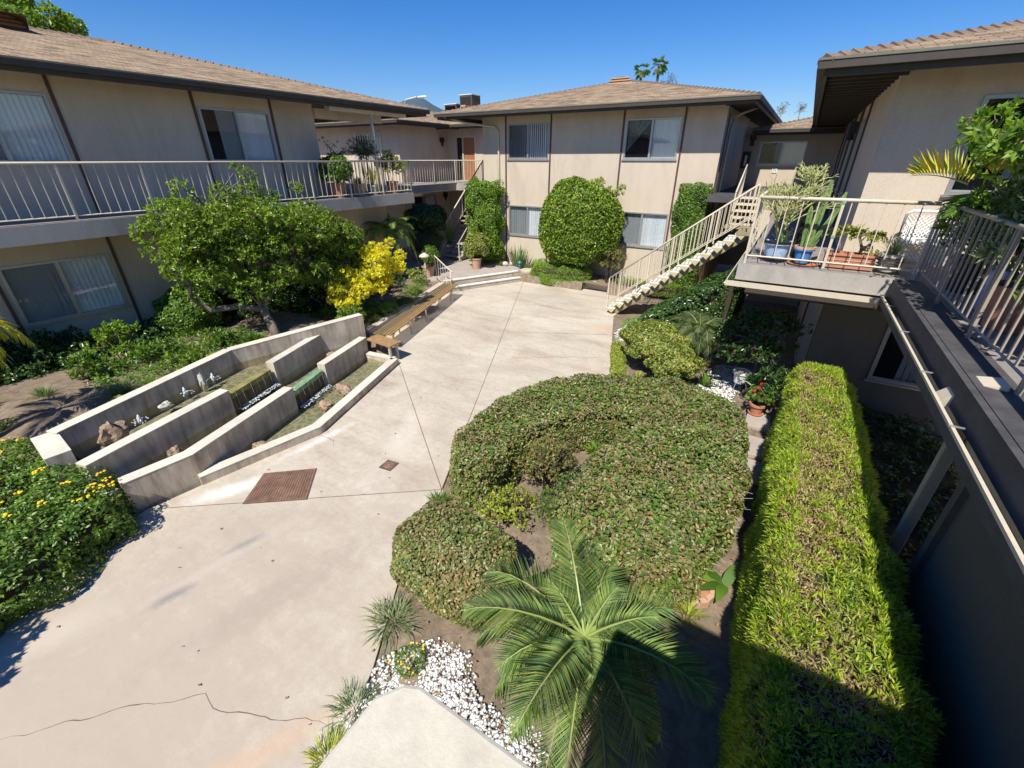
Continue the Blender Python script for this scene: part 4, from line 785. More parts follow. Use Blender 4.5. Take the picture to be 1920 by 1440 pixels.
# spillways
for (a,b_,z,zl,m) in (((-7.44,4.08),(-7.79,5.0),z2,z3,'green'),((-7.78,3.16),(-8.13,4.12),z1,z2,'algaelip')):
    A_=Vector(a);B_=Vector(b_);t=(B_-A_).normalized();nv=Vector((t.y,-t.x)); nv=nv if nv.x>0 else -nv
    MB().prism([tuple(A_-nv*.10),tuple(B_-nv*.10),tuple(B_+nv*.05),tuple(A_+nv*.05)],z-.09,z+.006).build('spill_lip',M[m],fo)
    MB().prism([tuple(A_-nv*.02),tuple(B_-nv*.02),tuple(B_+nv*.03),tuple(A_+nv*.03)],zl-.2,z-.091).build('spill_face',M['algae'],fo)
    b=MB(); n=6
    for k in range(n):
        u=(k+.5)/n+random.uniform(-.03,.03); p=A_.lerp(B_,u)+nv*.065; w=random.uniform(.001,.004); b.tube([(p.x,p.y,z),(p.x+nv.x*.02,p.y+nv.y*.02,(z+zl)/2),(p.x+nv.x*.03,p.y+nv.y*.03,zl)],w*.6,5)
    b.build('falling_water',M['foam'],fo)
    b=MB()
    for k in range(240):
        u=random.random(); p=A_.lerp(B_,u)+nv*(.10+random.random()**1.5*.13); r=random.uniform(.006,.022); b.blob((p.x,p.y,zl+.001),(r,r,r*.12),.4,4,seed=k,sub=1)
    b.build('splash_foam',M['foam'],fo,True)
for k,(x,y) in enumerate(((-8.05,1.93),(-8.45,2.77),(-8.62,3.33))):
    b=MB(); 
    b.tube([(x,y,z1-.02),(x,y,z1+.05),(x+.005,y,z1+.10),(x,y,z1+.13)],[.035,.028,.02,.006],8)
    for j in range(30):
        a=random.random()*6.28; rr=random.random()*.04; hh=random.random()*(.11-rr*1.6); b.blob((x+rr*math.cos(a),y+rr*math.sin(a),z1+max(.004,hh)),(.012,.012,.018),.4,4,seed=j,sub=1)
    for j in range(14):
        a=random.random()*6.28; rr=.06+random.random()*.08; b.blob((x+rr*math.cos(a),y+rr*math.sin(a),z1+.003),(.014,.014,.004),.4,4,seed=j,sub=1)
    tag(b.build('water_jet',M['foam'],None,True),['small bubbling water jet nearest the big rock in the upper basin','bubbling water jet in the middle of the upper basin row','bubbling water jet just beyond the tall pale rock in the upper basin'][k],'water jet',group='water jets in the upper basin')
def rock(c,r,m,label,seed,group='rocks in the fountain'):
    o=MB().blob((c[0],c[1],c[2]+r[2]*.5),r,.75,1.6,seed=seed,sub=3).build('rock',M[m]); return tag(o,label,'rock',group=group)
rock((-7.80,1.52,z1-.05),(.10,.15,.22),'rock','large jagged pinkish-brown rock in the near end of the upper basin',3)
rock((-8.28,2.38,z1-.03),(.08,.09,.06),'rockw','low white rock between two jets in the upper basin',5)
rock((-8.55,3.12,z1-.05),(.05,.06,.17),'rockw','tall pointed pale rock in the upper basin',8)
rock((-7.18,1.95,z2-.04),(.10,.09,.09),'rock','rounded buff rock alone in the near end of the middle basin',11)
rock((-8.62,5.05,z1-.04),(.15,.10,.06),'rock','flat reddish rock at the far end of the upper basin',13)
rock((-8.22,5.62,z2-.04),(.13,.11,.08),'rock','flat pinkish rock at the far end of the middle basin',17)
rock((-7.15,5.05,z3-.04),(.22,.13,.09),'rock','wide brown rock beside the green spillway splash',19)
rock((-6.98,4.42,z3-.04),(.13,.13,.08),'rock','orange-and-white rock in the lower basin nearer the rim',23)
rock((-6.78,2.95,z3-.04),(.13,.10,.07),'rock','brown rock in the shaded near end of the lower basin',29)
rock((-7.2,6.1,z3-.04),(.07,.06,.05),'rock','small crumbly rock in the far corner of the lower basin',31)
# ================================================================== BENCHES, GRATES
bn=thing('long_bench','long slatted wooden bench along the planter kerb','bench',(-8.9,9.2,0))
A_=Vector((-8.35,6.98));B_=Vector((-9.96,11.78)); t=(B_-A_).normalized(); nv=Vector((-t.y,t.x)); nv=nv if nv.x>0 else -nv
for k in range(6):
    o=nv*(.02+k*.083); c=MB().prism([tuple(A_+o),tuple(B_+o),tuple(B_+o+nv*.056),tuple(A_+o+nv*.056)],.425,.455); c.build('slat',M['wood' if k>2 else 'woodold'],bn)
for u in (.04,.25,.46,.67,.88):
    p=A_+(B_-A_)*u
    MB().prism([tuple(p+nv*.03),tuple(p+nv*.49),tuple(p+nv*.49+t*.04),tuple(p+nv*.03+t*.04)],.385,.424).build('cross_bar',M['bench_metal'],bn)
    for q in (.06,.44): MB().box((p.x+nv.x*q-.02,p.y+nv.y*q-.02,0),(p.x+nv.x*q+.02,p.y+nv.y*q+.02,.384)).build('leg',M['bench_metal'],bn)
bs=thing('short_bench','short orange-brown plank bench at the fountain corner','bench',(-7.75,6.8,0))
for k in range(4):
    MB().prism([(-8.19,6.62+k*.095),(-7.33,6.56+k*.1),(-7.335,6.65+k*.1),(-8.19,6.705+k*.095)],.425,.458).build('plank',M['wood'],bs)
for x,y in ((-7.42,6.63),(-7.45,6.88),(-8.05,6.93)): MB().box((x-.025,y-.025,0),(x+.025,y+.025,.384)).build('leg',M['bench_metal'],bs)
MB().box((-7.50,6.6,.385),(-7.40,6.92,.424)).build('cross_bar',M['bench_metal'],bs); MB().box((-8.1,6.66,.385),(-8.0,6.95,.424)).build('cross_bar',M['bench_metal'],bs)
gr=thing('floor_grate','large rusty perforated metal plate set in the paving','grate',(-5.55,2.56,0))
GP=[(-6.07,2.58),(-5.49,3.07),(-5.02,2.56),(-5.70,2.04)]; MB().prism(GP,.002,.012).build('plate',M['rust'],gr)
MB().prism(inset(GP[::-1],-.02),.001,.007).build('frame',M['iron'],gr)
b=MB(); a0,a1,a2,a3=[Vector(p) for p in GP]
for i in range(1,26):
    for j in range(1,22):
        p=(a0.lerp(a3,i/26)).lerp(a1.lerp(a2,i/26),j/22); b.box((p.x-.007,p.y-.007,.0125),(p.x+.007,p.y+.007,.0135))
b.build('perforations',M['black'],gr)
dn=thing('drain_cover','small square cast iron drain cover in the paving','drain cover',(-4.57,3.73,0))
MB().prism([(-4.69,3.83),(-4.47,3.86),(-4.45,3.64),(-4.67,3.61)],.002,.01).build('frame',M['iron'],dn); MB().lathe([(0,.011),(.085,.011),(.09,.0105)],(-4.57,3.735,0.004),24).build('lid',M['rust'],dn); MB().lathe([(0,.012),(.012,.012),(.013,.011)],(-4.57,3.735,.005),10).build('knob',M['steel'],dn)
# ================================================================== VEGETATION
# -- clipped C-shaped hedge
HP=[(-3.38,3.88),(-3.62,4.42),(-3.60,5.45),(-3.28,6.45),(-2.70,7.12),(-1.78,7.60),(-.85,7.82),(-.09,7.48),(.22,6.7),(.30,5.32),(.27,4.72),(.07,3.80),(-.22,3.27),(-.80,3.08),(-1.36,3.22),(-1.66,3.60),(-1.62,4.2),(-1.64,4.95),(-1.34,5.75),(-1.50,6.05),(-1.85,6.02),(-2.26,5.55),(-2.62,4.9),(-2.66,4.2),(-2.58,3.72),(-2.84,3.55),(-3.14,3.58)]
HP=smooth_poly(HP,1)
def hedge(name,label,poly,z0,H,r,dens,size,asp,m,cat='hedge',depth=.08,up=.5,rand=.9,amp=.02,side=1.,core_in=.09,jit=.35,group=None,core=True,dx=0):
    cx=sum(p[0] for p in poly)/len(poly); cy=sum(p[1] for p in poly)/len(poly); t=thing(name,label,cat,(cx,cy,z0),group)
    P,N=hedge_pts(poly,z0+.03,H,r,dens,depth,side,amp); leaves('foliage',P,N,size,asp,M[m],t,up,rand,jit=jit)
    if core: MB().prism(inset(poly,core_in),z0+.06,H-core_in*.9).build('shade_core',M['twig'],t)  # dark solid filler, painted shade behind the leaves
    return t
hedge('clipped_hedge','large clipped horseshoe hedge with bronze-tipped leaves curving beside the path',HP,-.02,.72,.16,5600,.043,.60,'l_raph',amp=.055,depth=.19,core_in=.21,rand=1.15,jit=.5)
hh=[o for o in bpy.data.objects if o.name=='clipped_hedge'][0]; P,N=hedge_pts(HP,.1,.75,.2,55,.0,1.,.03); b=MB()
for p,q in zip(P,N):
    e=p+(q*.3+rnd(1)[0]*.8)*random.uniform(.05,.13); b.tube([tuple(p-q*.04),tuple(e)],[.0035,.002],3)
b.build('bare_twigs',M['paletwig'],hh)
P,N=hedge_pts(HP,.1,.76,.2,170,.02,1.5,.04); leaves('new_growth',P,N,.062,.66,M['l_mid'],hh,.6,.7)
# -- round clipped bush
def dome(name,label,c,rx,ry,h,n,size,asp,m,sq=2.6,cat='shrub',amp=.05,depth=.1,z0=0,**k):
    t=thing(name,label,cat,(c[0],c[1],z0)); D=rnd(n*2); D=D[D[:,2]>-.55][:n]; w=(np.abs(D)**sq).sum(1)**(-1/sq); S=D*w[:,None]; c3=np.array([c[0],c[1],z0+h*.5]); rad=np.array([rx,ry,h*.5])
    kk=1+bumps(D,amp,4)-depth*rs.rand(len(D))**2; P=c3+S*rad*kk[:,None]; N=nrm(np.sign(D)*np.abs(S)**(sq-1)/rad); leaves('foliage',P,N,size,asp,M[m],t,.5,.95)
    MB().blob((c[0],c[1],z0+h*.47),(rx*.84,ry*.84,h*.42),.08,3,seed=c[0],sub=3).build('shade_core',M['twig'],t,True)  # dark core paints the shade inside the dome
    b=MB()
    for i in range(9):
        a=i*.7; b.tube([(c[0]+.1*math.cos(a),c[1]+.1*math.sin(a),z0-.03),(c[0]+rx*.5*math.cos(a),c[1]+ry*.5*math.sin(a),z0+h*.4)],[.016,.01],5)
    b.build('stems',M['barkd'],t); return t
dome('round_clipped_bush','rounded clipped bush with bronze-tipped leaves between the path and the palm',(-2.32,2.56),.70,.54,.84,18000,.041,.62,'l_raph',depth=.2,amp=.09)
# twiggy stubs poking from the horseshoe hedge
b=MB()
for i in range(60):
    x,y=random.uniform(-3.2,0),random.uniform(3.4,7.2)
# -- long podocarpus hedge
LP=[(.55,.4),(.55,2.3),(.53,4.6),(.56,6.2),(.62,7.9),(1.0,8.1),(1.32,7.9),(1.33,6.8),(1.37,5.4),(1.40,3.9),(1.39,2.7),(1.36,1.6),(1.38,.4)]
LP=smooth_poly(LP,1)
lh=thing('long_clipped_hedge','long bright green clipped hedge running away along the right-hand building','hedge',(.9,4,0))
P,N=hedge_pts(LP,.05,1.42,.12,5200,.12,1.1,.04)
k=(P[:,2]>1.2)&(P[:,0]>.62)&(P[:,0]<1.22); q=rs.rand(len(P))<.45; inner=k&q
# whorled shoots: several narrow leaves from a point, standing up from the clipped surface
P2,N2=hedge_pts(LP,.1,1.42,.16,1500,.05,1.2,.045); edge=np.where((P2[:,0]<.68)|(P2[:,0]>1.18)|(P2[:,1]>7.5),1.1,.18); 
nz=np.sin(P2[:,0]*5+P2[:,1]*3.1)*np.sin(P2[:,1]*4.7+1)+.5*np.sin(P2[:,1]*9.1+P2[:,0]*11); keep=rs.rand(len(P2))<edge*(.75+.35*nz); P2=P2[keep];N2=N2[keep]
Pn=np.repeat(P2,6,0);Nn=np.repeat(N2,6,0); T=nrm(Nn*.6+np.array([0,0,.55])+rnd(len(Pn))*1.0); Ls=.072*(.6+.6*rs.rand(len(Pn))); V,tr=leafV(Pn,T,nrm(rnd(len(Pn))),Ls,.0125,.1,.15); fastmesh('shoots',V,tr,M['l_podo2'],lh)
T=nrm(N*.15+rnd(len(P))+np.array([0,0,.2])); Ls=.048*(.6+.6*rs.rand(len(P))); V,tr=leafV(P,T,nrm(N+rnd(len(P))*.5),Ls,.012,.1,.1); fastmesh('foliage',V,tr,M['l_podo'],lh)
MB().prism(inset(LP,.10),.0,1.33).build('shade_core',M['twig'],lh)  # solid dark core in place of shaded hedge interior
# -- pygmy palm in the foreground
pp=thing('pygmy_date_palm','feathery pygmy date palm half in shadow at the bottom of the frame','palm',(-.60,2.02,0))
MB().tube([(-.60,2.05,-.05),(-.60,2.03,.4),(-.585,2.0,.8),(-.57,1.97,1.22)],[.085,.075,.07,.085],12).build('trunk',M['palmbark'],pp,True)
b=MB()
for i in range(150):
    z=.1+1.05*i/150; a=i*2.4; r=.075; c=(-.60+.03*z,2.05-.06*z); b.add([(c[0]+r*math.cos(a-.2),c[1]+r*math.sin(a-.2),z),(c[0]+r*math.cos(a+.2),c[1]+r*math.sin(a+.2),z),(c[0]+(r+.035)*math.cos(a),c[1]+(r+.035)*math.sin(a),z+.045)],[(0,1,2)])
b.build('leaf_stubs',M['bark'],pp)
c0=(-.57,1.96,1.24)
for i in range(31):
    a=i*2.39996+.4; ring=i/31; lift=1.15-1.0*ring+random.uniform(-.08,.08); dr=.55+.65*ring+random.uniform(-.06,.06); L_=(.50 if ring<.12 else .94)*random.uniform(.85,1.1)
    frond(pp,c0,(math.cos(a),math.sin(a),0),L_,lift,dr,62,.26 if ring>.12 else .19,.0055,vee=.42 if ring<.6 else .25,start=.14)
b=MB()
for i in range(70):
    a=random.random()*6.28; b.blob((-.60+.13*math.cos(a)*random.random()-.06,2.02+.12*math.sin(a)*random.random()-.04,1.0+random.random()*.16),(.012,.012,.012),.2,3,seed=i,sub=1)
b.build('yellow_flower_stalk',M['yellow'],pp)
# -- flowering hedge at the left foreground
FP=smooth_poly([(-6.38,1.10),(-7.0,1.12),(-7.8,1.02),(-8.8,.98),(-9.9,1.0),(-10.9,.2),(-10.7,-4),(-6.3,-4),(-5.85,-2),(-5.84,-.6),(-5.95,.05),(-6.15,.6)],1)
fh=hedge('flowering_hedge','leafy dark green hedge dotted with small yellow-orange flowers, at the left edge',FP,-.02,.66,.26,2900,.055,.48,'l_mid',amp=.11,depth=.16,up=.5,core_in=.22)
P,N=hedge_pts(FP,.3,.68,.26,16,.0,.2,.09); P=P[(P[:,0]<-6.6)]; b=MB()
for p in P:
    if noise.noise(Vector((p[0]*1.3,p[1]*1.3,0)))<-.05: continue
    for j in range(5): b.blob((p[0]+random.uniform(-.05,.05),p[1]+random.uniform(-.05,.05),p[2]+.02),(.018,.018,.010),.3,3,seed=j,sub=1)
fl=b.build('flowers',M['yellow'],fh)
# -- shade-throwing small tree out of the left edge is part of the same bed
# -- left bed: trees and shrubs
def clumps_tree(name,label,base,trunks,clumps,n,size,asp,m,cat='tree',bark='bark',r0=.09,rose=9,group=None,up=.6):
    """trunk polylines; clumps = [(centre,radius)] of foliage; leaves set in rosettes"""
    t=thing(name,label,cat,base,group); b=MB()
    for pts,ra,rb in trunks: b.tube(pts,[ra+(rb-ra)*i/(len(pts)-1) for i in range(len(pts))],9)
    tk=b.build('trunk',M[bark],t,True); ends=[Vector(p[0][-1]) for p in trunks]; lb=MB(); allp=[Vector(q) for p in trunks for q in p[0][len(p[0])//2:]]
    P=[];D=[]
    for c,r in clumps:
        c=Vector(c); e=min(allp,key=lambda q:(q-c).length); md=e.lerp(c,.5)+Vector((random.uniform(-.1,.1),random.uniform(-.1,.1),.06)); lb.tube([e,md,c],[.022,.015,.006],5)
        k=max(3,int(n*(r*r)/sum(q[1]**2 for q in clumps)/rose)); pp_,nn_=sph_pts(tuple(c),(r,r,r*.8),k,.12,4,-.6,.45); P.append(pp_);D.append(nn_)
        for j in range(5):
            q=c+Vector(rnd(1)[0])*r*.8; lb.tube([c,c.lerp(q,.6)+Vector((0,0,.03)),q],[.006,.004,.002],4)
    lb.build('branches',M[bark],tk); P=np.concatenate(P);D=np.concatenate(D); Pn=np.repeat(P,rose,0);Dn=np.repeat(D,rose,0)
    T=nrm(Dn*.55+np.array([0,0,up*.5])+rnd(len(Pn))*.9); Ls=size*(.65+.6*rs.rand(len(Pn))); Pn=Pn+rnd(len(Pn))*.012; V,tr=leafV(Pn,T,nrm(Dn+rnd(len(Pn))*.6+np.array([0,0,.5])),Ls,Ls*asp,.15,.12); fastmesh('crown',V,tr,M[m],t); return t
cl=[]
random.seed(21)
TY=[3.9,4.4,5.2,6.2,7.0,7.8,8.5,9.2]; TT=[3.35,3.80,4.0,3.95,3.65,3.2,2.6,2.0]; TB=[2.3,1.6,1.38,1.45,1.2,1.05,1.1,1.3]
while len(cl)<205:
    y=random.uniform(4.05,8.65); top=np.interp(y,TY,TT)-.25; bot=np.interp(y,TY,TB)+.2
    if top-bot<.2: continue
    x=-10.45+random.uniform(-1.1,1.0)*(1-.35*abs(y-6.5)/3.3); k=1-((x+10.45)/1.3)**2; z=bot+(top-bot)*(random.random()**.75)*(.6+.4*k); cl.append(((x,y,z),random.uniform(.22,.38)))
cl+=[((-10.3,5.95,4.02),.2),((-10.3,5.75,4.18),.12),((-10.2,7.0,3.75),.18),((-10.4,4.6,3.85),.2)]
clumps_tree('small_spreading_tree','spreading small tree with dense bright green rosettes in front of the left walkway',(-9.42,5.2,.6),
 [([(-9.42,5.2,.6),(-9.55,5.2,.95),(-9.95,5.3,1.3),(-10.35,5.6,1.9),(-10.4,6.0,2.6)],.11,.05),([(-9.9,5.3,1.28),(-10.3,4.95,1.38),(-10.6,4.5,1.35),(-10.7,4.25,1.7),(-10.6,4.4,2.5)],.08,.04),([(-10.35,5.6,1.7),(-10.3,6.6,2.2),(-10.3,7.6,2.6)],.06,.03),([(-10.35,5.6,1.9),(-10.8,5.4,2.9),(-10.9,5.2,3.4)],.05,.025)],cl,98000,.072,.42,'l_tree')
# tall sprig above the tree
ys=[]
for i in range(90):
    a=random.random()*6.28; rr=random.random()**.6; y=8.15+1.15*rr*math.cos(a); x=-9.55+.6*rr*math.sin(a); z=1.0+random.random()*.7+(.55 if y>8.2 else 0)*random.random(); ys.append(((x,y,z),.18))
clumps_tree('golden_shrub','bright golden-yellow shrub at the foot of the spreading tree',(-9.85,7.75,.3),[([(-9.85+.1*math.cos(k),7.75+.1*math.sin(k),.25),(-9.88+.25*math.cos(k),7.85+.3*math.sin(k),.9),(-9.9+.4*math.cos(k),7.95+.5*math.sin(k),1.3)],.02,.01) for k in (0,1.3,2.5,3.8,5.1)],ys,24000,.075,.48,'l_yellow',cat='shrub')
def ell_clumps(c,rad,n,r,zm=-.5):
    o=[]
    while len(o)<n:
        D=rnd(1)[0]
        if D[2]<zm: continue
        k=.55+.42*random.random(); o.append(((c[0]+D[0]*rad[0]*k,c[1]+D[1]*rad[1]*k,c[2]+D[2]*rad[2]*k),r*random.uniform(.8,1.2)))
    return o
bush('round_glossy_bush','round dark glossy bush below the left walkway, left of the tree trunk',(-12.0,4.65,1.0),(.62,.66,.62),7500,.085,.5,'l_dark' if False else 'l_mid',z0=.3,core=.75,amp=.14)
def loose(name,label,c,rad,n,nl,size,asp,m,cat='shrub',z0=.3,bark='barkd',r=.17,group=None):
    return clumps_tree(name,label,(c[0],c[1],z0),[([(c[0]+.06*math.cos(k),c[1]+.06*math.sin(k),z0-.04),(c[0]+rad[0]*.3*math.cos(k),c[1]+rad[1]*.3*math.sin(k),c[2]-rad[2]*.2)],.016,.008) for k in (0,1.6,3.1,4.7)],ell_clumps(c,rad,n,r),nl,size,asp,m,cat=cat,bark=bark,rose=6,group=group)
loose('camellia_shrub','open airy shrub with pale glossy leaves, the taller of two below the left window',(-11.0,2.87,1.05),(.4,.42,.42),16,1500,.085,.5,'l_bright')
loose('camellia_shrub','open airy shrub with pale glossy leaves, the lower one nearer the fountain corner',(-10.6,2.25,.72),(.38,.42,.38),16,1500,.08,.5,'l_mid')
for k,(x,y,z,n,l,w,m,lab) in enumerate(((-10.15,2.35,.28,260,.5,.012,'l_grey','dark grassy clump beside the far fountain rim, under the airy shrubs'),(-11.6,1.6,.28,120,.38,.014,'l_grey','small grassy tuft alone on the bare soil below the left window'),(-9.75,2.9,.28,150,.42,.02,'l_bright','bright green strappy clump against the fountain rim, left of the others'),(-9.6,5.0,.28,170,.55,.03,'l_mid','upright strappy clump between the round glossy bush and the tree trunk'),(-10.4,5.15,.28,120,.62,.045,'l_mid','broad strappy clump touching the spreading tree trunk'),(-12.0,.9,.25,110,.35,.014,'l_grey','small grassy tuft at the left edge of the bare soil'),(-11.3,3.6,.28,200,.42,.012,'l_mid','dark grassy clump in the shade right of the airy shrubs'))):
    kx,ky=(-9.42,4.55) if abs(x+9.6)<.01 else ((-9.0,2.55) if abs(x+9.75)<.01 else (x*.9,y*.9))
    tuft('grass_clump',lab,(kx,ky,.70-.05*(-kx-9.3)/1.),n,l,w,m,group='grassy clumps in the left bed')
for k in range(11):
    y=3.0+k*.22; x=-8.98-.30*(y-3.0)*(1 if y<4.05 else 1)+(0 if y<4.05 else (y-4.05)*.55)-.12; tuft('border_seedling','one of the low yellow-green seedlings lining the back of the fountain',(x-random.random()*.1-.04,y,.70),70,.24,.035,'l_yg',spread=.8,r=.16,group='yellow-green seedlings behind the fountain')
# dark planting against the left wall
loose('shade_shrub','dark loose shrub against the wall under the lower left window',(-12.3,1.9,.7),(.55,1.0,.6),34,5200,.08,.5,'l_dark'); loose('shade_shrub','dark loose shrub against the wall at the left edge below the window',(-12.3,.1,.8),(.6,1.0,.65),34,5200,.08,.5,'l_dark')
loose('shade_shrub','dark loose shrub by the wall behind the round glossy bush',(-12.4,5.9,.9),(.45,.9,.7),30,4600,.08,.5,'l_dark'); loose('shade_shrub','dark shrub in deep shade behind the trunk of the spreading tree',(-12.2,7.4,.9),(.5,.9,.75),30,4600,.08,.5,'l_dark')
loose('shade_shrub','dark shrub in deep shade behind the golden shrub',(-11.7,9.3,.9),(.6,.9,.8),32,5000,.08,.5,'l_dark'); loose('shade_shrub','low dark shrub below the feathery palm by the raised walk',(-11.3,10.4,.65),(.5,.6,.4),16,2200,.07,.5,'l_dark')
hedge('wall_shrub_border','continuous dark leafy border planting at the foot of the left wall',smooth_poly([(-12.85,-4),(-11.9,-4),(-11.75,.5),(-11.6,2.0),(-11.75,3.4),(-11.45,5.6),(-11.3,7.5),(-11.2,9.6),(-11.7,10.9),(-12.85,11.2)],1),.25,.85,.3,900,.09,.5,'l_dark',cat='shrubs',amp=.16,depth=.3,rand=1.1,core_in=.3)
hedge('yellow_green_groundcover','low yellow-green groundcover strip along the back wall of the fountain',smooth_poly([(-8.48,1.6),(-8.75,1.5),(-9.5,3.9),(-9.3,5.0),(-8.9,6.0),(-8.72,5.9),(-9.17,4.0)],1),.62,.80,.08,1900,.07,.3,'l_yg',cat='ground cover',amp=.1,depth=.15,rand=1.2,core=False)
hedge('shade_groundcover','low mixed groundcover among the grassy clumps left of the fountain',smooth_poly([(-9.1,2.3),(-10.2,1.9),(-11.3,2.6),(-11.4,4.2),(-10.4,5.2),(-9.5,4.6)],1),.55,.80,.12,1300,.08,.3,'l_mid',cat='ground cover',amp=.14,depth=.2,rand=1.2,core=False)
for x_,y_,l_,m_,lab_ in ((-9.5,3.3,.40,'l_bright','bright leafy clump behind the middle of the fountain back wall'),(-9.9,4.2,.45,'l_mid','dark leafy clump behind the corner of the fountain back wall'),(-10.3,3.2,.5,'l_mid','bushy clump right of the taller airy shrub'),(-8.95,6.9,.4,'l_bright','leafy clump at the far end of the fountain back wall')): loose('leafy_clump',lab_,(x_,y_,.62+l_*.5),(.32,.34,l_*.5),12,1100,.085,.35,m_,z0=.6,r=.15)
hedge('shade_groundcover','low dark groundcover under the spreading tree and the golden shrub',smooth_poly([(-11.2,5.6),(-10.0,6.3),(-9.5,7.2),(-9.25,8.0),(-9.9,9.3),(-11.3,9.3)],1),.25,.46,.15,900,.08,.35,'l_mid',cat='ground cover',amp=.12,depth=.2,rand=1.2,core=False)
tag(MB().tube([(-12.1,4.9,.3),(-12.05,4.85,2.1)],.018,6).build('garden_stake',M['terrapale']),'thin pinkish stake standing behind the round glossy bush','stake')
# palm frond at left edge
pl=thing('yellow_tinged_palm','yellow-tinged palm whose fronds poke in at the left edge','palm',(-9.35,.22,.2)); MB().tube([(-9.35,.22,.1),(-9.35,.22,2.25)],[.1,.08],10).build('trunk',M['palmbark'],pl,True)
for a,l,d_ in ((.75,1.5,1.25),(1.05,1.7,1.1),(1.2,1.35,1.05),(.95,1.35,1.2),(1.45,1.25,1.3),(.6,1.2,1.1),(1.7,1.1,1.0),(2.4,1.1,1.0),(3.4,1.1,1.),(4.5,1.1,1.),(5.5,1.1,1.)): frond(pl,(-9.35,.22,2.3),(math.cos(a),math.sin(a),0),l,.85,d_,46,.36,.018,m='l_gold',vee=.2)
# feathery palm by raised walk
p2=thing('feathery_palm','blue-green feathery palm behind the golden shrub','palm',(-12.6,11.9,.3)); MB().tube([(-12.6,11.9,.2),(-12.6,11.9,1.1),(-12.6,11.9,1.95)],[.07,.06,.06],10).build('trunk',M['palmbark'],p2,True)
for i in range(30):
    a=i*2.4; rg=i/30; frond(p2,(-12.6,11.9,2.0),(math.cos(a),math.sin(a),0),1.3*random.uniform(.85,1.1),1.1-.75*rg,.75+.5*rg,34,.30,.016,m='l_palm',vee=.3)
# ferny lime mounds by bench
for x,y,r,lab in ((-9.75,9.6,.42,'lime feathery mound behind the long bench, nearer the golden shrub'),(-10.35,10.7,.36,'lime feathery mound behind the far half of the long bench'),(-9.5,8.6,.34,'shaded feathery mound behind the near half of the long bench')):
    bush('fern_mound',lab,(x,y,.38),(r,r*1.1,.24),2600,.05,.16,'l_lime',z0=.28,core=.6,tw=4,amp=.2,rand=1.3)
loose('leafy_clump','low leafy clump beside the pale planter pot at the steps',(-11.3,11.9,.55),(.32,.32,.25),10,700,.07,.4,'l_yg',z0=.3,r=.12)
loose('leafy_clump','small pale-green clump at the top of the bench kerb',(-10.85,11.65,.5),(.3,.3,.18),10,700,.06,.4,'l_bright',z0=.3,r=.1)
tuft('grass_clump','grassy clump under the golden shrub by the planter kerb',(-9.3,7.9,.28),160,.4,.012,'l_grey')
# shade topiary behind
bush('round_shade_topiary','tall dark round glossy bush in shade behind the raised walk',(-13.6,15.2,2.05),(.95,.8,.62),6500,.09,.5,'l_dark',z0=.34,core=.85)
bush('round_shade_topiary','dark mounded bush directly below the taller shaded one',(-13.3,14.7,1.15),(.75,.7,.55),4500,.06,.4,'l_mid' if False else 'l_dark',z0=.34,core=.85)
# vine-clad column by back staircase
CP=smooth_poly([(-11.75,15.45),(-10.35,15.45),(-10.25,16.35),(-11.8,16.35)],1)
hedge('clipped_green_column','tall clipped light green column of foliage beside the back staircase',CP,.5,3.52,.18,1500,.085,.5,'l_bright',amp=.13,depth=.28,side=1.2,core_in=.25)
CP=smooth_poly([(-3.42,15.9),(-2.42,15.9),(-2.40,16.4),(-3.42,16.4)],1)
hedge('clipped_green_column','dark clipped column of foliage at the right end of the far block',CP,.3,3.62,.12,1900,.07,.5,'l_mid',amp=.07,depth=.12,side=1.1,core_in=.15)
t=tuft('crown',None,(0,0,0),1,.1,.01,'l_bright') if False else None
# big round bush in front of far block
bush('big_round_bush','huge round bright green bush against the far block between its windows',(-6.55,15.45,2.25),(1.60,.85,1.52),26000,.115,.38,'l_tree',z0=.3,core=.84,amp=.09,depth=.24,zmin=-.9,tw=10,f=3.,up=.1,rand=1.1)
loose('sprig_shoots','loose wispy shoots sprouting from the top and right of the huge round bush',(-5.7,15.6,3.2),(.75,.25,.65),16,1500,.09,.4,'l_yg',z0=2.6,r=.12)
loose('nandina_shrub','airy yellow-green shrub at the right foot of the huge round bush',(-5.3,15.5,1.15),(.45,.35,.62),26,3000,.075,.38,'l_nand',z0=.3,r=.16)
# bird of paradise
t=tuft('bird_of_paradise','grey-green upright paddle-leaved plant against the far block left of the huge bush',(-9.45,16.0,.3),44,1.15,.085,'l_grey',spread=.55,bend=.25,r=.2)
for x,y,l in ((-10.1,15.7,'grassy tuft beside the terracotta pot of the round bush'),(-8.9,15.9,'grassy tuft just right of the paddle-leaved plant')): tuft('grass_clump',l,(x,y,.34),110,.32,.014,'l_mid',r=.12)
# planter ferns
gp=hedge('fern_border','fluffy bright green fern border in the kerbed bed below the huge round bush',smooth_poly([(-8.5,15.08),(-7.2,14.86),(-5.95,15.2),(-5.95,15.9),(-8.5,16.0)],1),.05,.72,.26,5200,.065,.18,'l_lime',cat='ground cover',amp=.10,depth=.16,rand=1.3)
hedge('fern_border','fluffy green fern border in the kerbed bed behind the staircase foot',smooth_poly([(-5.05,15.35),(-3.6,15.2),(-2.6,15.3),(-2.6,15.9),(-5.05,15.9)],1),.1,.50,.2,3600,.055,.16,'l_lime',cat='ground cover',amp=.08,depth=.16,rand=1.3)
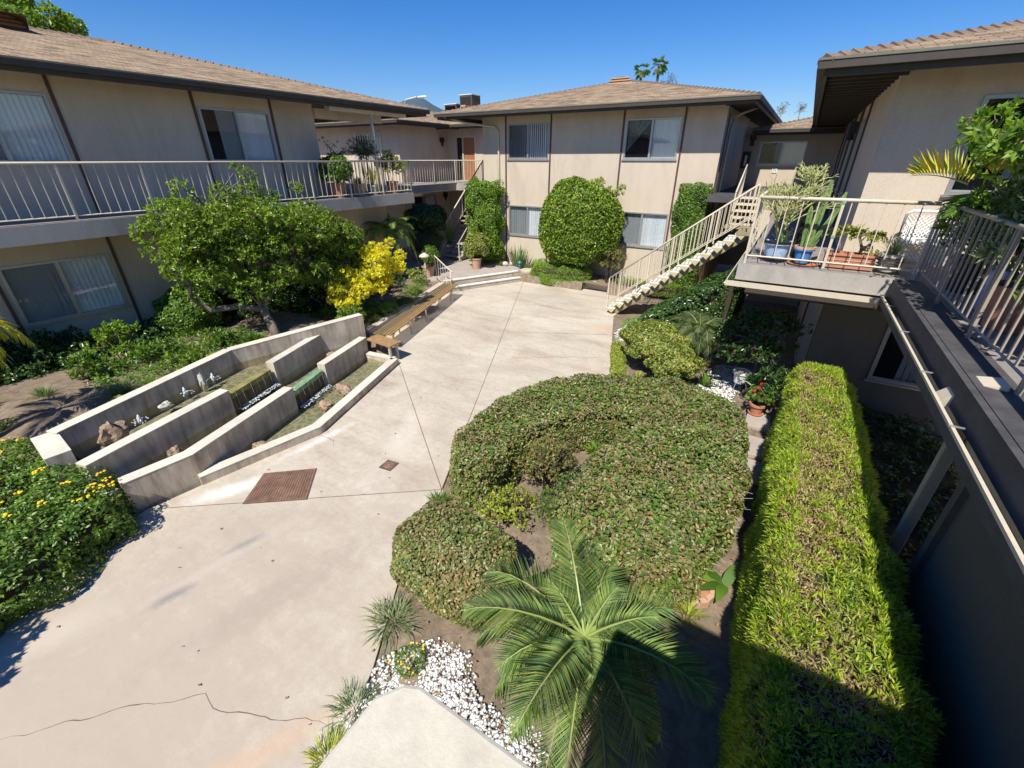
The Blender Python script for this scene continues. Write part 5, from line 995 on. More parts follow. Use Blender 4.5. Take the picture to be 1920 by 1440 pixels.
# potted items on raised walk
pt=pot('plant_pot','terracotta pot on a saucer holding the round bright bush by the back stairs',(-10.68,14.75,.34),.21,.42,'terrapale',saucer=True)
bush('potted_round_bush','round bright green bush growing in the terracotta pot by the back stairs',(-10.68,14.85,1.25),(.55,.5,.5),3800,.08,.5,'l_mound',z0=.72,core=.7,amp=.18,depth=.3)
pt=pot('plant_pot','pale ribbed planter pot behind the bench, in front of the shaded walk',(-11.5,12.75,.30),.24,.42,'terrapale'); bush('potted_shrub','leafy shrub growing in the pale ribbed planter pot',(-11.6,13.0,1.05),(.36,.34,.36),1700,.07,.45,'l_mid',z0=.70,core=.5)
gl=thing('garden_lamp','cream mushroom-shaped garden lamp beside the pale ribbed pot','garden lamp',(-11.3,12.35,.3)); MB().tube([(-11.3,12.35,.3),(-11.3,12.35,1.15)],.022,8).build('pole',M['rail'],gl,True); MB().lathe([(.02,.12),(.05,.1),(.17,.03),(.2,-.02),(.19,-.03),(0,-.02)],(-11.3,12.35,1.17),20).build('shade',M['rail'],gl,True)
def lantern(name,label,c):
    t=thing(name,label,'garden lantern',c); MB().lathe([(.05,0),(.055,.05),(.04,.07),(.055,.08),(.055,.13),(.04,.14),(.055,.15),(.055,.2),(.04,.22)],c,14).build('body',M['teal'],t,True); MB().lathe([(.09,.22),(.07,.26),(.03,.29),(.015,.32),(0,.33)],c,14).build('cap',M['teal'],t,True); return t
lantern('garden_lantern','small teal green garden lantern at the right end of the entry steps',(-9.15,15.65,.34)); lantern('garden_lantern','small teal green garden lantern in white gravel near the staircase foot',(-3.18,12.15,-.02))
for x,y,r,l in ((-9.9,15.75,.13,'pale round boulder beside the terracotta pot'),(-9.7,15.95,.1,'smaller pale boulder near the wall behind the terracotta pot')): tag(MB().blob((x,y,.42),(r,r,r*.8),.4,2,seed=x,sub=2).build('boulder',M['rockw'],None,True),l,'boulder')
# plants on left stair
loose('orchid_cactus','straggly pot plant with orange-red tips at the foot of the back stairs',(-13.35,15.2,1.15),(.25,.3,.4),12,420,.09,.3,'l_nand',z0=.34,r=.14)
tuft('snake_plant','upright spiky cactus-like clump behind the back stair rail',(-13.25,16.3,.9),40,.95,.07,'l_mid',spread=.35,bend=.1,r=.25)
# -- right side, under and beside stairs
HS=smooth_poly([(-3.05,12.95),(-1.0,12.95),(-.75,13.9),(-2.6,14.4)],1)
sh=thing('sloped_hedge','dark glossy hedge mass filling the space under the open staircase','hedge',(-1.8,13,0)); P,N=hedge_pts(smooth_poly([(-3.0,11.6),(-2.2,11.0),(-.75,11.0),(-.6,12.85),(-3.15,12.85)],1),0,1.,.25,1700,.1,1.2,.05); 
P[:,2]*=np.clip(.35+(P[:,0]+3.1)*.72,.3,1.9); leaves('foliage',P,N,.085,.5,M['l_dark'],sh,.5,.9); 
b=MB(); b.add([(-2.9,11.7,.02),(-.75,11.2,.02),(-.75,12.8,.02),(-3.0,12.8,.02),(-2.9,11.7,.3),(-.8,11.25,1.7),(-.8,12.75,1.7),(-3.0,12.75,.35)],[(0,3,2,1),(4,5,6,7),(0,1,5,4),(1,2,6,5),(2,3,7,6),(3,0,4,7)]); b.build('shade_core',M['twig'],sh)  # dark solid fill imitates shade within the hedge mass
bush('fern_mound','lime feathery mound at the lower end of the staircase hedge',(-2.95,11.5,.22),(.45,.4,.26),2400,.055,.18,'l_lime',z0=0,core=.6,rand=1.3)
b2=bush('variegated_mound_shrub','clipped mound shrub with golden-tipped leaves beside the path edge',(-1.98,9.75,.60),(.80,.86,.42),13000,.065,.5,'l_mound',z0=0,core=.78,amp=.14,zmin=-.5,tw=26,depth=.25)
bush('variegated_mound_shrub','smaller golden-tipped shrub with bare stems leaning against the clipped mound, toward the horseshoe hedge',(-1.42,8.95,.52),(.52,.5,.36),6500,.065,.5,'l_mound',z0=0,core=.7,amp=.18,zmin=-.5,tw=30,depth=.3)
p3=thing('fine_leaved_palm','small fine-leaved silvery palm behind the golden-tipped mound','palm',(-1.2,10.2,0)); MB().tube([(-1.2,10.2,-.03),(-1.2,10.2,.85)],[.06,.05],9).build('trunk',M['palmbark'],p3,True)
for i in range(34):
    a=i*2.4; rg=i/34; frond(p3,(-1.2,10.2,.9),(math.cos(a),math.sin(a),0),.85*random.uniform(.85,1.1),1.05-.7*rg,.8+.4*rg,32,.24,.009,m='l_grey',vee=.3)
tuft('agave','broad-leaved succulent rosette standing in white gravel',(-.75,9.25,0),16,.48,.085,'l_mid',spread=.7,bend=.5); tuft('dracaena','yellow-green strappy plant on bare soil at the near side of the golden-tipped mound',(-2.12,8.85,0),34,.34,.032,'l_yg',spread=.8)
gc=hedge('groundcover_strip','narrow yellow-green ground cover strip along the path edge',smooth_poly([(-3.35,10.6),(-2.75,8.9),(-2.45,8.2),(-2.2,8.3),(-2.45,9.0),(-3.0,10.6)],1),-.03,.10,.06,6000,.05,.28,'l_yg',cat='ground cover',core=False,rand=1.2)
tuft('hosta','bright green strappy plant inside the mouth of the horseshoe hedge',(-1.88,5.75,0),42,.38,.05,'l_bright',spread=.9)
tuft('broad_leaf_sprout','dark broad-leaved sprout inside the mouth of the horseshoe hedge',(-1.75,6.1,0),18,.42,.08,'l_mid',spread=.6)
loose('nandina_shrub','bronze-green feathery shrub inside the horseshoe hedge',(-2.15,4.55,.42),(.38,.55,.36),24,3400,.055,.36,'l_nand',z0=0,r=.14)
loose('nandina_shrub','yellow-green feathery shrub by the near opening of the horseshoe hedge',(-2.35,3.72,.24),(.36,.30,.2),14,1700,.055,.36,'l_yg',z0=0,r=.12)
loose('nandina_shrub','bluish feathery shrub against the inner wall of the horseshoe hedge',(-1.75,4.2,.30),(.25,.5,.26),14,1800,.05,.34,'l_mid',z0=0,r=.12)
# foreground tufts
tuft('grass_clump','long-bladed grass clump spilling onto the path beside the round bush',(-2.62,1.86,-.02),230,.34,.009,'l_grey',r=.2,bend=.9); tuft('grass_clump','thin wiry grass clump at the path edge near the parapet',(-2.30,1.08,-.02),150,.30,.008,'l_grey',r=.16,bend=.9)
tuft('grass_clump','yellowing grass clump at the path edge partly behind the parapet corner',(-2.20,.72,-.02),170,.26,.009,'l_yg',r=.1); tuft('grass_clump','small grass tuft between the round bush and the palm',(-1.80,2.28,-.02),110,.24,.009,'l_grey',r=.04)
tuft('grass_clump','little grass clump tangled behind the round bush and the path corner',(-3.35,3.5,-.02),140,.24,.010,'l_mid',r=.12)
mg=bush('marigold_patch','tiny feathery plant with yellow flowers in the pebbles',(-2.14,1.62,.06),(.15,.16,.10),900,.035,.16,'l_bright',z0=-.02,core=0,tw=4,rand=1.3)
b=MB()
for i in range(16): b.blob((-2.14+random.uniform(-.15,.15),1.62+random.uniform(-.16,.16),.13+random.uniform(-.03,.05)),(.012,.012,.007),.3,3,seed=i,sub=1)
b.build('flowers',M['yellow'],mg)
bush('crimson_groundcover','small patch of crimson-leaved plant at the shaded bottom edge',(-.78,1.28,.08),(.15,.12,.1),260,.05,.6,'red' if False else 'l_dark',z0=-.02,core=0,tw=3)
# -- pebbles
def pebbles(name,poly,n,rmin,rmax,label,fade=None,bumpz=.0):
    t=thing(name,label,'gravel',(poly[0][0],poly[0][1],0)); t['kind']='stuff'; del t['category']
    A=np.array(poly); q=A.min(0)+(A.max(0)-A.min(0))*rs.rand(n,2); d,_=sdf(q,poly); k=d>0
    if fade: k&=rs.rand(n)<np.clip(d/fade+.06,0,1)
    q=q[k]; n=len(q); base=np.array([[1,0,0],[.3,.95,0],[-.8,.6,0],[-.8,-.6,0],[.3,-.95,0],[.1,.1,.75],[0,0,-.4]],float); F=np.array([[0,1,5],[1,2,5],[2,3,5],[3,4,5],[4,0,5],[1,0,6],[2,1,6],[3,2,6],[4,3,6],[0,4,6]])
    R_=rmin+(rmax-rmin)*rs.rand(n)**1.5; el=.55+.45*rs.rand(n); an=rs.rand(n)*6.28; B=base[None]+rs.normal(size=(n,7,3))*.12; B=B*np.stack([R_,R_*el,R_*.65],-1)[:,None]; c,s_=np.cos(an)[:,None],np.sin(an)[:,None]
    X=B[:,:,0]*c-B[:,:,1]*s_; Y=B[:,:,0]*s_+B[:,:,1]*c; V=np.stack([X+q[:,0:1],Y+q[:,1:2],B[:,:,2]+(-.022+.02*rs.rand(n))[:,None]],-1).reshape(-1,3); tri=(np.arange(n)[:,None,None]*7+F[None]).reshape(-1,3)
    w=rs.rand(n)<.90; m1=np.repeat(w,10); o=fastmesh('pebbles',V,tri[m1],M['pebble'],t); fastmesh('pebbles_brown',V,tri[~m1],M['pebblebr'],t); return t
pebbles('white_gravel',[(-2.45,1.5),(-2.2,1.95),(-1.75,2.05),(-1.4,1.75),(-1.15,1.75),(-.9,1.85),(-.55,1.6),(-.2,1.2),(.3,.6),(-2.2,.2)],30000,.012,.030,'white pebbles with a few brown ones at the foot of the parapet',.32)
pebbles('white_gravel',[(-3.55,12.3),(-2.9,12.4),(-2.7,11.4),(-3.2,10.7),(-3.6,11.4)],2600,.02,.04,'white pebble patch at the foot of the open staircase',.2)
pebbles('white_gravel',[(-1.5,8.15),(-.2,8.0),(-.05,9.6),(-.3,10.8),(-.8,10.6),(-.9,9.4)],6500,.02,.04,'white pebble patch beyond the horseshoe hedge',.2)
def litter(name,poly,n,z,label,sz=.05):
    t=thing(name,label,'leaf litter',(poly[0][0],poly[0][1],0)); t['kind']='stuff'; del t['category']; A=np.array(poly); q=A.min(0)+(A.max(0)-A.min(0))*rs.rand(n,2); d,_=sdf(q,poly); q=q[d>0]; n=len(q)
    leaves('leaves',np.c_[q,np.full(n,z)+.02*rs.rand(n)],np.tile([0,0,1.],(n,1)),sz,.55,M['l_litter'],t,1.,.45)
litter('leaf_litter',[(-2.9,1.9),(-2.3,1.2),(-.2,1.4),(.35,3.2),(.42,6),(.3,9),(-2.6,9),(-2.2,6.5),(-3.2,3.4)],900,0.0,'scattered fallen brown leaves on the soil around the clipped hedges',.038)
litter('leaf_litter',[(-10.6,1.0),(-8.6,.9),(-9.3,3.6),(-9.9,5.0),(-10.8,5.0)],700,.66,'scattered fallen leaves on the soil behind the fountain',.05)
hedge('shade_groundcover','added dark groundcover that blackens the ground under the near right walkway',smooth_poly([(1.55,4.4),(2.9,4.4),(2.9,9.2),(1.3,9.2),(1.5,8.0)],1),-.02,.42,.2,900,.10,.35,'l_dark',cat='ground cover',amp=.15,depth=.25,rand=1.2)  # made-up planting, dark leaves stand in for deep shade on pale soil
litter('leaf_litter',[(-6.2,-.5),(-2.4,.8),(-3.5,3.6),(-4.1,5.5),(-3.0,8.5),(-4.0,12.5),(-8.3,14),(-8.8,8.5),(-7.0,6.3),(-6.0,3.8),(-6.5,1.2)],150,0.004,'a few dry leaves and bits blown onto the concrete courtyard',.035)
loose('tall_bed_shrub','tall leafy shrub in the left bed beyond the near end of the flowering hedge',(-5.75,-1.75,1.15),(.55,.55,.6),26,3000,.09,.45,'l_mid',z0=0)
# -- right side dark strappy plants between hedge and wall
for k_,y_ in enumerate((2.6,3.5,4.6,5.5,6.4,7.2)): tuft('strappy_shade_plant','one of the dark strappy plants in the gap between the long hedge and the wall',(1.52,y_,0),90,.95,.02,'l_dark',spread=.7,bend=.7,r=.12,group='strappy plants between the long hedge and the wall')
# -- right shady corner
tg=MB()
wp=pot('hanging_style_pot','white tapered pot on a wire stand beside the shaded shrub',(-.14,9.35,.22),.15,.26,'white'); b=MB()
for a in (0,2.1,4.2): b.tube([(-.14+.1*math.cos(a),9.35+.1*math.sin(a),.26),(-.14+.2*math.cos(a),9.35+.2*math.sin(a),0)],.006,5)
b.build('wire_stand',M['steel'],wp)
clumps_tree('shaded_ficus','dark small multi-stemmed ficus under the plant deck',(.1,9.6,0),[([(.1,9.6,-.02),(.08,9.55,.5),(.0,9.5,1.1)],.03,.015),([(.14,9.62,-.02),(.2,9.5,.6),(.3,9.4,1.2)],.025,.012)],ell_clumps((.0,9.4,1.15),(.75,.7,.6),34,.24),5200,.085,.45,'l_dark')
loose('shade_shrub','dark strappy shrub at the far right corner under the deck',(.5,8.9,.5),(.4,.5,.45),14,1500,.12,.25,'l_dark',z0=0)
gp_=pot('flower_pot','terracotta pot of red geraniums on a stepping stone',(.27,8.45,.06),.125,.22,'terra',saucer=True); gg=loose('geranium','red-flowered geranium growing in the terracotta pot',(.27,8.45,.42),(.2,.2,.13),9,330,.07,.8,'l_mid',z0=.28,r=.08); b=MB()
for (x,y,z) in ((.22,8.4,.60),(.33,8.5,.56),(.15,8.45,.52),(.3,8.38,.52),(.24,8.55,.63)):
    for j in range(7): b.blob((x+random.uniform(-.025,.025),y+random.uniform(-.025,.025),z+random.uniform(-.015,.02)),(.016,.016,.012),.3,3,seed=j,sub=1)
b.build('red_flowers',M['red'],gg)
for k,(x,y,l) in enumerate(((.35,8.25,'square stepping stone under the geranium pot'),(.42,7.3,'sunlit square stepping stone between the two clipped hedges'),(.36,6.55,'shaded square stepping stone between the two clipped hedges'))):
    tag(MB().prism([(x-.22,y-.3),(x+.2,y-.28),(x+.18,y+.3),(x-.2,y+.32)],-.03,.045).build('stepping_stone',M['plaza'],None,bevel=.01),l,'paving stone',group='stepping stones between the hedges')
# ring planter and broad leaves by path between hedges
rp=thing('ring_planter','low round terracotta edging ring in the soil between the hedges','planter',(.02,3.95,0)); b=MB()
for i in range(15):
    a=i*2*math.pi/15; c_=(.02+.21*math.cos(a),3.95+.25*math.sin(a)); u=Vector((math.cos(a),math.sin(a)));v=Vector((-u.y,u.x)); b.prism([tuple(Vector(c_)-u*.03-v*.05),tuple(Vector(c_)+u*.03-v*.055),tuple(Vector(c_)+u*.03+v*.055),tuple(Vector(c_)-u*.03+v*.05)],-.03,.06)
b.build('edging_blocks',M['terrapale'],rp); MB().lathe([(0,.01),(.19,.01)],(.02,3.95,0),16).build('soil',M['terra'],rp)
loose('seedling_shrub','bright green seedling beside the terracotta edging ring',(-.05,3.85,.14),(.10,.1,.08),5,60,.10,.5,'l_bright',z0=0,r=.06)
bl=thing('broad_leaf_lily','pair of big drooping paddle leaves over the soil between the hedges','plant',(.28,4.0,0)); D=nrm(np.array([[-.9,.35,.35],[-.85,-.15,.3],[-.5,-.5,.3],[.2,.6,.6],[-.1,-.7,.4]])); V,tr=blades(np.repeat([[.33,4.1,.05]],5,0),D,.42,.14,.5,6); fastmesh('leaves',V,tr,M['l_mid'],bl)
tuft('grass_clump','small strappy clump in the shade beside the terracotta edging ring',(.05,3.55,0),60,.26,.014,'l_yg',r=.08)
# -- plants on right deck
ZD=2.857
def stand(par,c,r): 
    b=MB()
    for a in (.3,1.9,3.4,5.0): b.tube([(c[0]+r*.8*math.cos(a),c[1]+r*.8*math.sin(a),c[2]),(c[0]+r*1.2*math.cos(a),c[1]+r*1.2*math.sin(a),ZD)],.008,5)
    b.tube([(c[0]+r*math.cos(a),c[1]+r*math.sin(a),c[2]) for a in [i*.52 for i in range(13)]],.007,5); b.build('wire_stand',M['black'],par)
p=pot('glazed_pot','pale blue glazed pot with dark rim on a wire stand at the deck corner',(-.10,8.42,ZD+.07),.205,.26,'paleblue'); MB().lathe([(.2,.235),(.235,.235),(.235,.268),(.2,.268)],(-.10,8.42,ZD+.07),20).build('dark_rim',M['black'],p); stand(p,(-.10,8.42,ZD+.07),.17)
def pencil(name,label,c,h,spread,n,seed,m='petg'):
    t=thing(name,label,'cactus',c); random.seed(seed); b=MB()
    def grow(p,d,L,r,dep):
        q=Vector(p)+Vector(d)*L; b.tube([p,tuple((Vector(p)+q)/2+Vector((0,0,.01))),tuple(q)],[r,r*.9,r*.8],5)
        if dep<=0: return
        for k in range(random.choice((2,3,3))):
            nd=(Vector(d)+Vector((random.uniform(-1,1),random.uniform(-1,1),random.uniform(-.25,.75)))*.8*spread).normalized(); grow(tuple(q),nd,L*random.uniform(.62,.9),r*.74,dep-1)
    for i in range(n): grow(c,Vector((random.uniform(-.45,.45),random.uniform(-.35,.35),1)).normalized(),h*.28,.017,4)
    b.build('branches',M[m],t); return t
pencil('pencil_cactus','tall tangled yellow-green pencil cactus at the deck corner by the stairs',(-.12,8.45,ZD+.3),1.12,1.35,8,4); pencil('pencil_cactus','second yellow-green pencil cactus in the dark pot behind the deck corner',(.10,9.0,3.75),.62,1.4,6,9)
p=pot('tall_pot','dark tapered pot standing high behind the columnar cactus',(.16,9.05,3.42),.15,.33,'black'); MB().tube([(.16,9.05,ZD),(.16,9.05,3.43)],.05,8).build('pedestal',M['black'],p)
tuft('aloe','grey-green spiky aloe in the pale blue glazed pot',(-.06,8.36,ZD+.3),34,.32,.035,'l_grey',spread=.8,bend=.2)
p=pot('glazed_pot','cobalt blue glazed pot with pale rim holding the columnar cactus',(.27,8.40,ZD+.03),.13,.24,'blue',saucer=False); MB().lathe([(.125,.215),(.155,.215),(.155,.25),(.12,.25)],(.27,8.40,ZD+.03),20).build('pale_rim',M['terrapale'],p); MB().lathe([(0,0),(.2,0),(.22,.03),(.2,.03)],(.30,8.38,ZD+.002),20).build('saucer',M['terra'],p)
cc=thing('columnar_cactus','tall green columnar cactus with several arms in the cobalt pot','cactus',(.27,8.4,ZD+.2))
def column(pts,r,name):
    b=MB(); n=10; V=[];pts=[Vector(q) for q in pts]; m=len(pts)
    for i,q in enumerate(pts):
        rr=r*(1.0 if i<m-2 else (.85 if i<m-1 else .35))*(1+.10*math.sin(i*2.1))
        V+=[(q.x+rr*(1 if k%2 else .66)*math.cos(k*math.pi/n*1.0*1),q.y+rr*(1 if k%2 else .66)*math.sin(k*math.pi/n*1.0),q.z) for k in range(2*n)]
    b.add(V,[(i*2*n+k,i*2*n+(k+1)%(2*n),(i+1)*2*n+(k+1)%(2*n),(i+1)*2*n+k) for i in range(m-1) for k in range(2*n)]+[tuple((m-1)*2*n+k for k in range(2*n))]); b.build(name,M['cactus'],cc)
def arc(a,b,k,n=9): return [(a[0]+(b[0]-a[0])*u+k*math.sin(u*3.14),a[1]+(b[1]-a[1])*u,a[2]+(b[2]-a[2])*u) for u in [i/(n-1) for i in range(n)]]
column(arc((.27,8.4,3.05),(.36,8.42,4.08),.02),.045,'stem'); column(arc((.24,8.4,3.05),(.20,8.40,3.72),.0),.04,'stem'); column(arc((.31,8.42,3.05),(.58,8.5,3.92),.03),.042,'arm'); column(arc((.25,8.45,3.05),(.30,8.5,3.85),.02),.036,'arm'); column(arc((.29,8.38,3.05),(.50,8.4,3.6),.0),.035,'arm')
jb=thing('planter_box','long terracotta window box with ribbed sides on the deck edge','planter box',(.86,8.4,ZD)); MB().box((.56,8.30,ZD+.02),(1.18,8.33,ZD+.20)).box((.56,8.51,ZD+.02),(1.18,8.54,ZD+.20)).box((.56,8.33,ZD+.02),(.59,8.51,ZD+.20)).box((1.15,8.33,ZD+.02),(1.18,8.51,ZD+.20)).box((.54,8.28,ZD+.2),(1.20,8.32,ZD+.23)).box((.54,8.52,ZD+.2),(1.20,8.56,ZD+.23)).box((.59,8.33,ZD+.02),(1.15,8.51,ZD+.05)).build('box',M['terra'],jb); MB().box((.59,8.33,ZD+.05),(1.15,8.51,ZD+.18)).build('soil',M['soil'],jb)
MB().box((.555,8.292,ZD+.07),(1.185,8.30,ZD+.085)).box((.555,8.292,ZD+.13),(1.185,8.30,ZD+.145)).build('ribs',M['terrapale'],jb)
clumps_tree('jade_plant','jade plant with yellow-green leaf clusters on thick stems, in the window box',(.86,8.42,ZD+.18),[([(.95,8.42,ZD+.15),(.98,8.42,ZD+.32),(.90,8.4,ZD+.48)],.03,.015),([(.97,8.42,ZD+.25),(1.08,8.42,ZD+.40),(1.12,8.42,ZD+.48)],.022,.012),([(.72,8.42,ZD+.16),(.70,8.4,ZD+.35),(.66,8.42,ZD+.48)],.022,.01)],[((x,8.42+random.uniform(-.08,.08),ZD+z),.085) for x,z in ((.62,.52),(.70,.55),(.80,.52),(.88,.56),(.95,.50),(1.05,.46),(1.12,.50),(1.18,.46),(1.1,.26),(.58,.5),(.84,.47))],900,.045,.62,'l_yg',rose=6)
p=pot('striped_pot','cream ribbed pot of wispy grass at the corner of the deck railings',(1.36,8.38,ZD+.03),.155,.25,'stripe'); b=MB()
for k in range(4): b.lathe([(.125+.012*k,.05+k*.045),(.142+.012*k,.058+k*.045),(.13+.012*k,.066+k*.045)],(1.36,8.38,ZD+.03),20)
b.build('rib_bands',M['soffit'],p); stand(p,(1.36,8.38,ZD+.03),.14)
tuft('ornamental_grass','wispy grass growing in the cream ribbed pot',(1.36,8.38,ZD+.25),150,.42,.006,'l_grey',spread=.8,bend=.35)
ch_=thing('lattice_chair','white plastic lattice-back chair on the deck against the sunlit wall','chair',(1.85,9.0,ZD))
b=MB(); X0,X1,Y0,Z0,Z1=1.46,2.06,9.12,ZD+.05,ZD+.80
for i in range(-8,16):
    for s_ in (1,-1):
        xa=X0+i*.055; pts=[]
        za,zb=Z0+.03,Z1-.06; xb=xa+(zb-za)*s_
        lo,hi=(xa,xb) 
        t0,t1=0.,1.
        for (p0,p1,lim,sg) in ((xa,xb,X0+.03,1),(xa,xb,X1-.03,-1)):
            dv=p1-p0
            if abs(dv)<1e-6: continue
            tt=(lim-p0)/dv
            if (dv>0)==(sg>0): t0=max(t0,tt)
            else: t1=min(t1,tt)
        if t1-t0>.03: b.tube([(xa+(xb-xa)*t0,Y0,za+(zb-za)*t0),(xa+(xb-xa)*t1,Y0+.0,za+(zb-za)*t1)],.009,4)
b.build('lattice_panel',M['white'],ch_); MB().tube([(X0,Y0,Z0-.05),(X0,Y0,Z1-.05),(X0+.06,Y0,Z1),(X1-.06,Y0,Z1),(X1,Y0,Z1-.05),(X1,Y0,Z0-.05)],.022,8).tube([(X0,Y0,Z0+.36),(X1,Y0,Z0+.36)],.018,8).build('back_frame',M['white'],ch_,True)
MB().box((X0,8.65,ZD+.40),(X1,Y0-.03,ZD+.43)).build('seat',M['white'],ch_)
for x in (X0+.02,X1-.02): MB().tube([(x,8.67,ZD),(x,8.67,ZD+.62),(x,9.1,ZD+.64)],.018,6).build('leg',M['white'],ch_,True)
# potted jungle behind near railing
def jungle(i,c,r,h,m,lab,plab,lm,sz=.09,asp=.4,n=1500,rad=(.35,.4,.45)):
    pot('flower_pot',plab,(c[0],c[1],ZD+.005),r,h,m,group='pots behind the near right railing'); loose('potted_foliage_plant',lab,(c[0],c[1],ZD+h+rad[2]*.8),rad,24,int(n*1.9),sz,asp,lm,z0=ZD+h-.05,group='foliage behind the near right railing')
jungle(0,(2.05,7.6),.22,.42,'black','dense dark shrub just behind the lattice chair','black plastic pot nearest the lattice chair','l_mid')
jungle(1,(2.15,6.8),.19,.36,'terra','spiky grey-green foliage second from the corner behind the near railing','brown pot second from the deck corner behind the railing','l_grey',.16,.12,1400)
jungle(2,(2.05,6.0),.24,.42,'terra','variegated silvery foliage midway along the near railing','wide brown pot midway along the near railing','l_grey',.12,.3,1500)
jungle(3,(2.1,5.1),.2,.4,'terra','low green trailing foliage near the right frame edge behind the railing','terracotta pot at the right frame edge behind the railing','l_mid',.08,.5,900,(.3,.35,.3))
jungle(4,(2.6,5.6),.24,.5,'black','tall dark foliage farther back behind the near railing','black pot farther back behind the near railing','l_dark',.14,.45,2600,(.6,1.2,.8))
tag(MB().box((1.95,6.3,ZD+.005),(2.02,6.75,ZD+.5)).build('blue_tub',M['paleblue'],None,bevel=.02),'pale blue tub panel between pots behind the near railing','tub')
clumps_tree('potted_citrus_tree','leafy citrus tree leaning over the near right railing at the frame edge',(2.3,6.9,ZD),[([(2.3,6.9,ZD),(2.28,6.9,3.6),(2.2,6.9,4.3)],.05,.03),([(2.25,6.9,3.9),(2.1,6.6,4.4),(2.0,6.2,4.6)],.03,.02)],ell_clumps((2.25,6.8,4.50),(.82,1.5,.62),56,.26)+ell_clumps((2.6,4.9,4.6),(.9,1.5,.75),46,.3),15000,.095,.5,'l_bright',rose=6)
yp=thing('potted_areca_palm','yellowing areca palm frond arching over the corner of the deck railing','palm',(2.0,7.7,ZD)); MB().tube([(2.0,7.7,ZD),(1.95,7.75,3.9)],.03,8).build('stem',M['palmbark'],yp,True)
frond(yp,(1.70,7.75,4.08),(-.85,.3,0),.62,.42,.30,20,.44,.030,m='l_gold',vee=1.6,back=.12,start=.02); frond(yp,(1.85,7.6,4.15),(-.35,-.9,0),.6,.75,.3,17,.36,.028,m='l_gold',vee=1.2); frond(yp,(1.92,7.7,3.95),(-.6,-.6,0),.55,.1,.5,16,.3,.03,m='l_mid',vee=.4); frond(yp,(1.95,7.7,3.95),(.7,.5,0),.7,.6,.5,17,.34,.028,m='l_mid',vee=.5)
tuft('big_lobed_leaf_plant','big lobed green leaves over the railing below the citrus tree',(1.95,7.2,3.55),18,.55,.16,'l_mid',spread=1.0,bend=.4)
# -- plants on left deck
ZL=3.284
def lpot(x,y,r,h,m,l): return pot('flower_pot',l,(x,y,ZL),r,h,m,group='pots at the far end of the left walkway')
lpot(-12.2,9.75,.24,.42,'terra','brown pot nearest the end of the left block wall'); bush('potted_shrub','dark rounded pot shrub with white flecks at the wall end of the left walkway',(-12.2,9.75,4.05),(.48,.48,.42),2800,.08,.5,'l_mid',z0=ZL+.4,core=.5)
lpot(-12.2,10.55,.25,.36,'terrapale','pinkish pot second along the left walkway group'); tuft('spider_plant','pale arching spider plant in the pinkish pot',(-12.2,10.55,ZL+.34),120,.5,.02,'l_yg',spread=.9,bend=.8)
lpot(-12.2,11.15,.16,.3,'rockw' ,'small pale pot under the fan of upright fronds'); tuft('sago_fan','fan of upright orange-tipped green fronds on the left walkway',(-12.2,11.15,ZL+.28),70,.85,.02,'l_gold',spread=.6,bend=.3)
lpot(-12.2,12.05,.2,.38,'terra','red-brown glazed pot at the railing corner of the left walkway'); loose('potted_jade','pale-leaved jade bush in the red-brown pot at the railing corner',(-12.2,12.0,4.1),(.45,.5,.42),28,2600,.07,.55,'l_yg',z0=ZL+.35,r=.15)
loose('wispy_pot_plant','dark wispy plant rising before the barred window of the set-back wing',(-12.5,11.2,4.55),(.4,.5,.42),18,1900,.09,.15,'l_dark',z0=ZL+.3,r=.2); loose('wispy_pot_plant','thin bronze twiggy plant beside the end of the left block wall',(-12.4,10.0,4.5),(.3,.4,.3),9,240,.08,.2,'l_nand',z0=ZL+.5,r=.16)
# ================================================================== ROOFTOPS AND BACKGROUND
def ac(name,label,c,w,h,m='steel'):
    t=thing(name,label,'air conditioner',c); MB().box((c[0]-w/2,c[1]-w/2,c[2]+.05),(c[0]+w/2,c[1]+w/2,c[2]+h)).build('casing',M['soffit'],t,bevel=.02); b=MB()
    for k in range(9): b.box((c[0]-w/2+.06,c[1]-w/2-.012,c[2]+.12+k*(h-.2)/9),(c[0]+w/2-.06,c[1]-w/2-.002,c[2]+.12+k*(h-.2)/9+.04))
    b.build('grille',M['dark'],t); MB().box((c[0]-w/2-.02,c[1]-w/2-.02,c[2]+h),(c[0]+w/2+.02,c[1]+w/2+.02,c[2]+h+.03)).build('lid',M['white'],t); 
    MB().box((c[0]-w/2,c[1]-w/2,c[2]-.6),(c[0]-w/2+.06,c[1]-w/2+.06,c[2]+.05)).box((c[0]+w/2-.06,c[1]+w/2-.06,c[2]-.6),(c[0]+w/2,c[1]+w/2,c[2]+.05)).box((c[0]+w/2-.06,c[1]-w/2,c[2]-.6),(c[0]+w/2,c[1]-w/2+.06,c[2]+.05)).build('leg',M['steel'],t)
ac('rooftop_unit','grey-brown box air conditioner with white lid on the roof, the taller one',(-15.95,22.0,6.72),.78,.56); ac('rooftop_unit','squat dark air conditioner on the roof left of the taller one',(-17.2,22.3,6.55),.8,.40,'d')
tag(MB().box((-16.05,21.4,6.1),(-15.85,21.6,6.75)).box((-16.1,21.35,6.75),(-15.8,21.65,6.82)).build('roof_flue',M['terrapale']),'little pinkish flue stub on the roof below the squat air conditioner','flue')
def at_dir(az,el,d): return (-math.sin(R(az))*d,math.cos(R(az))*d,4.35+math.tan(R(el))*d)
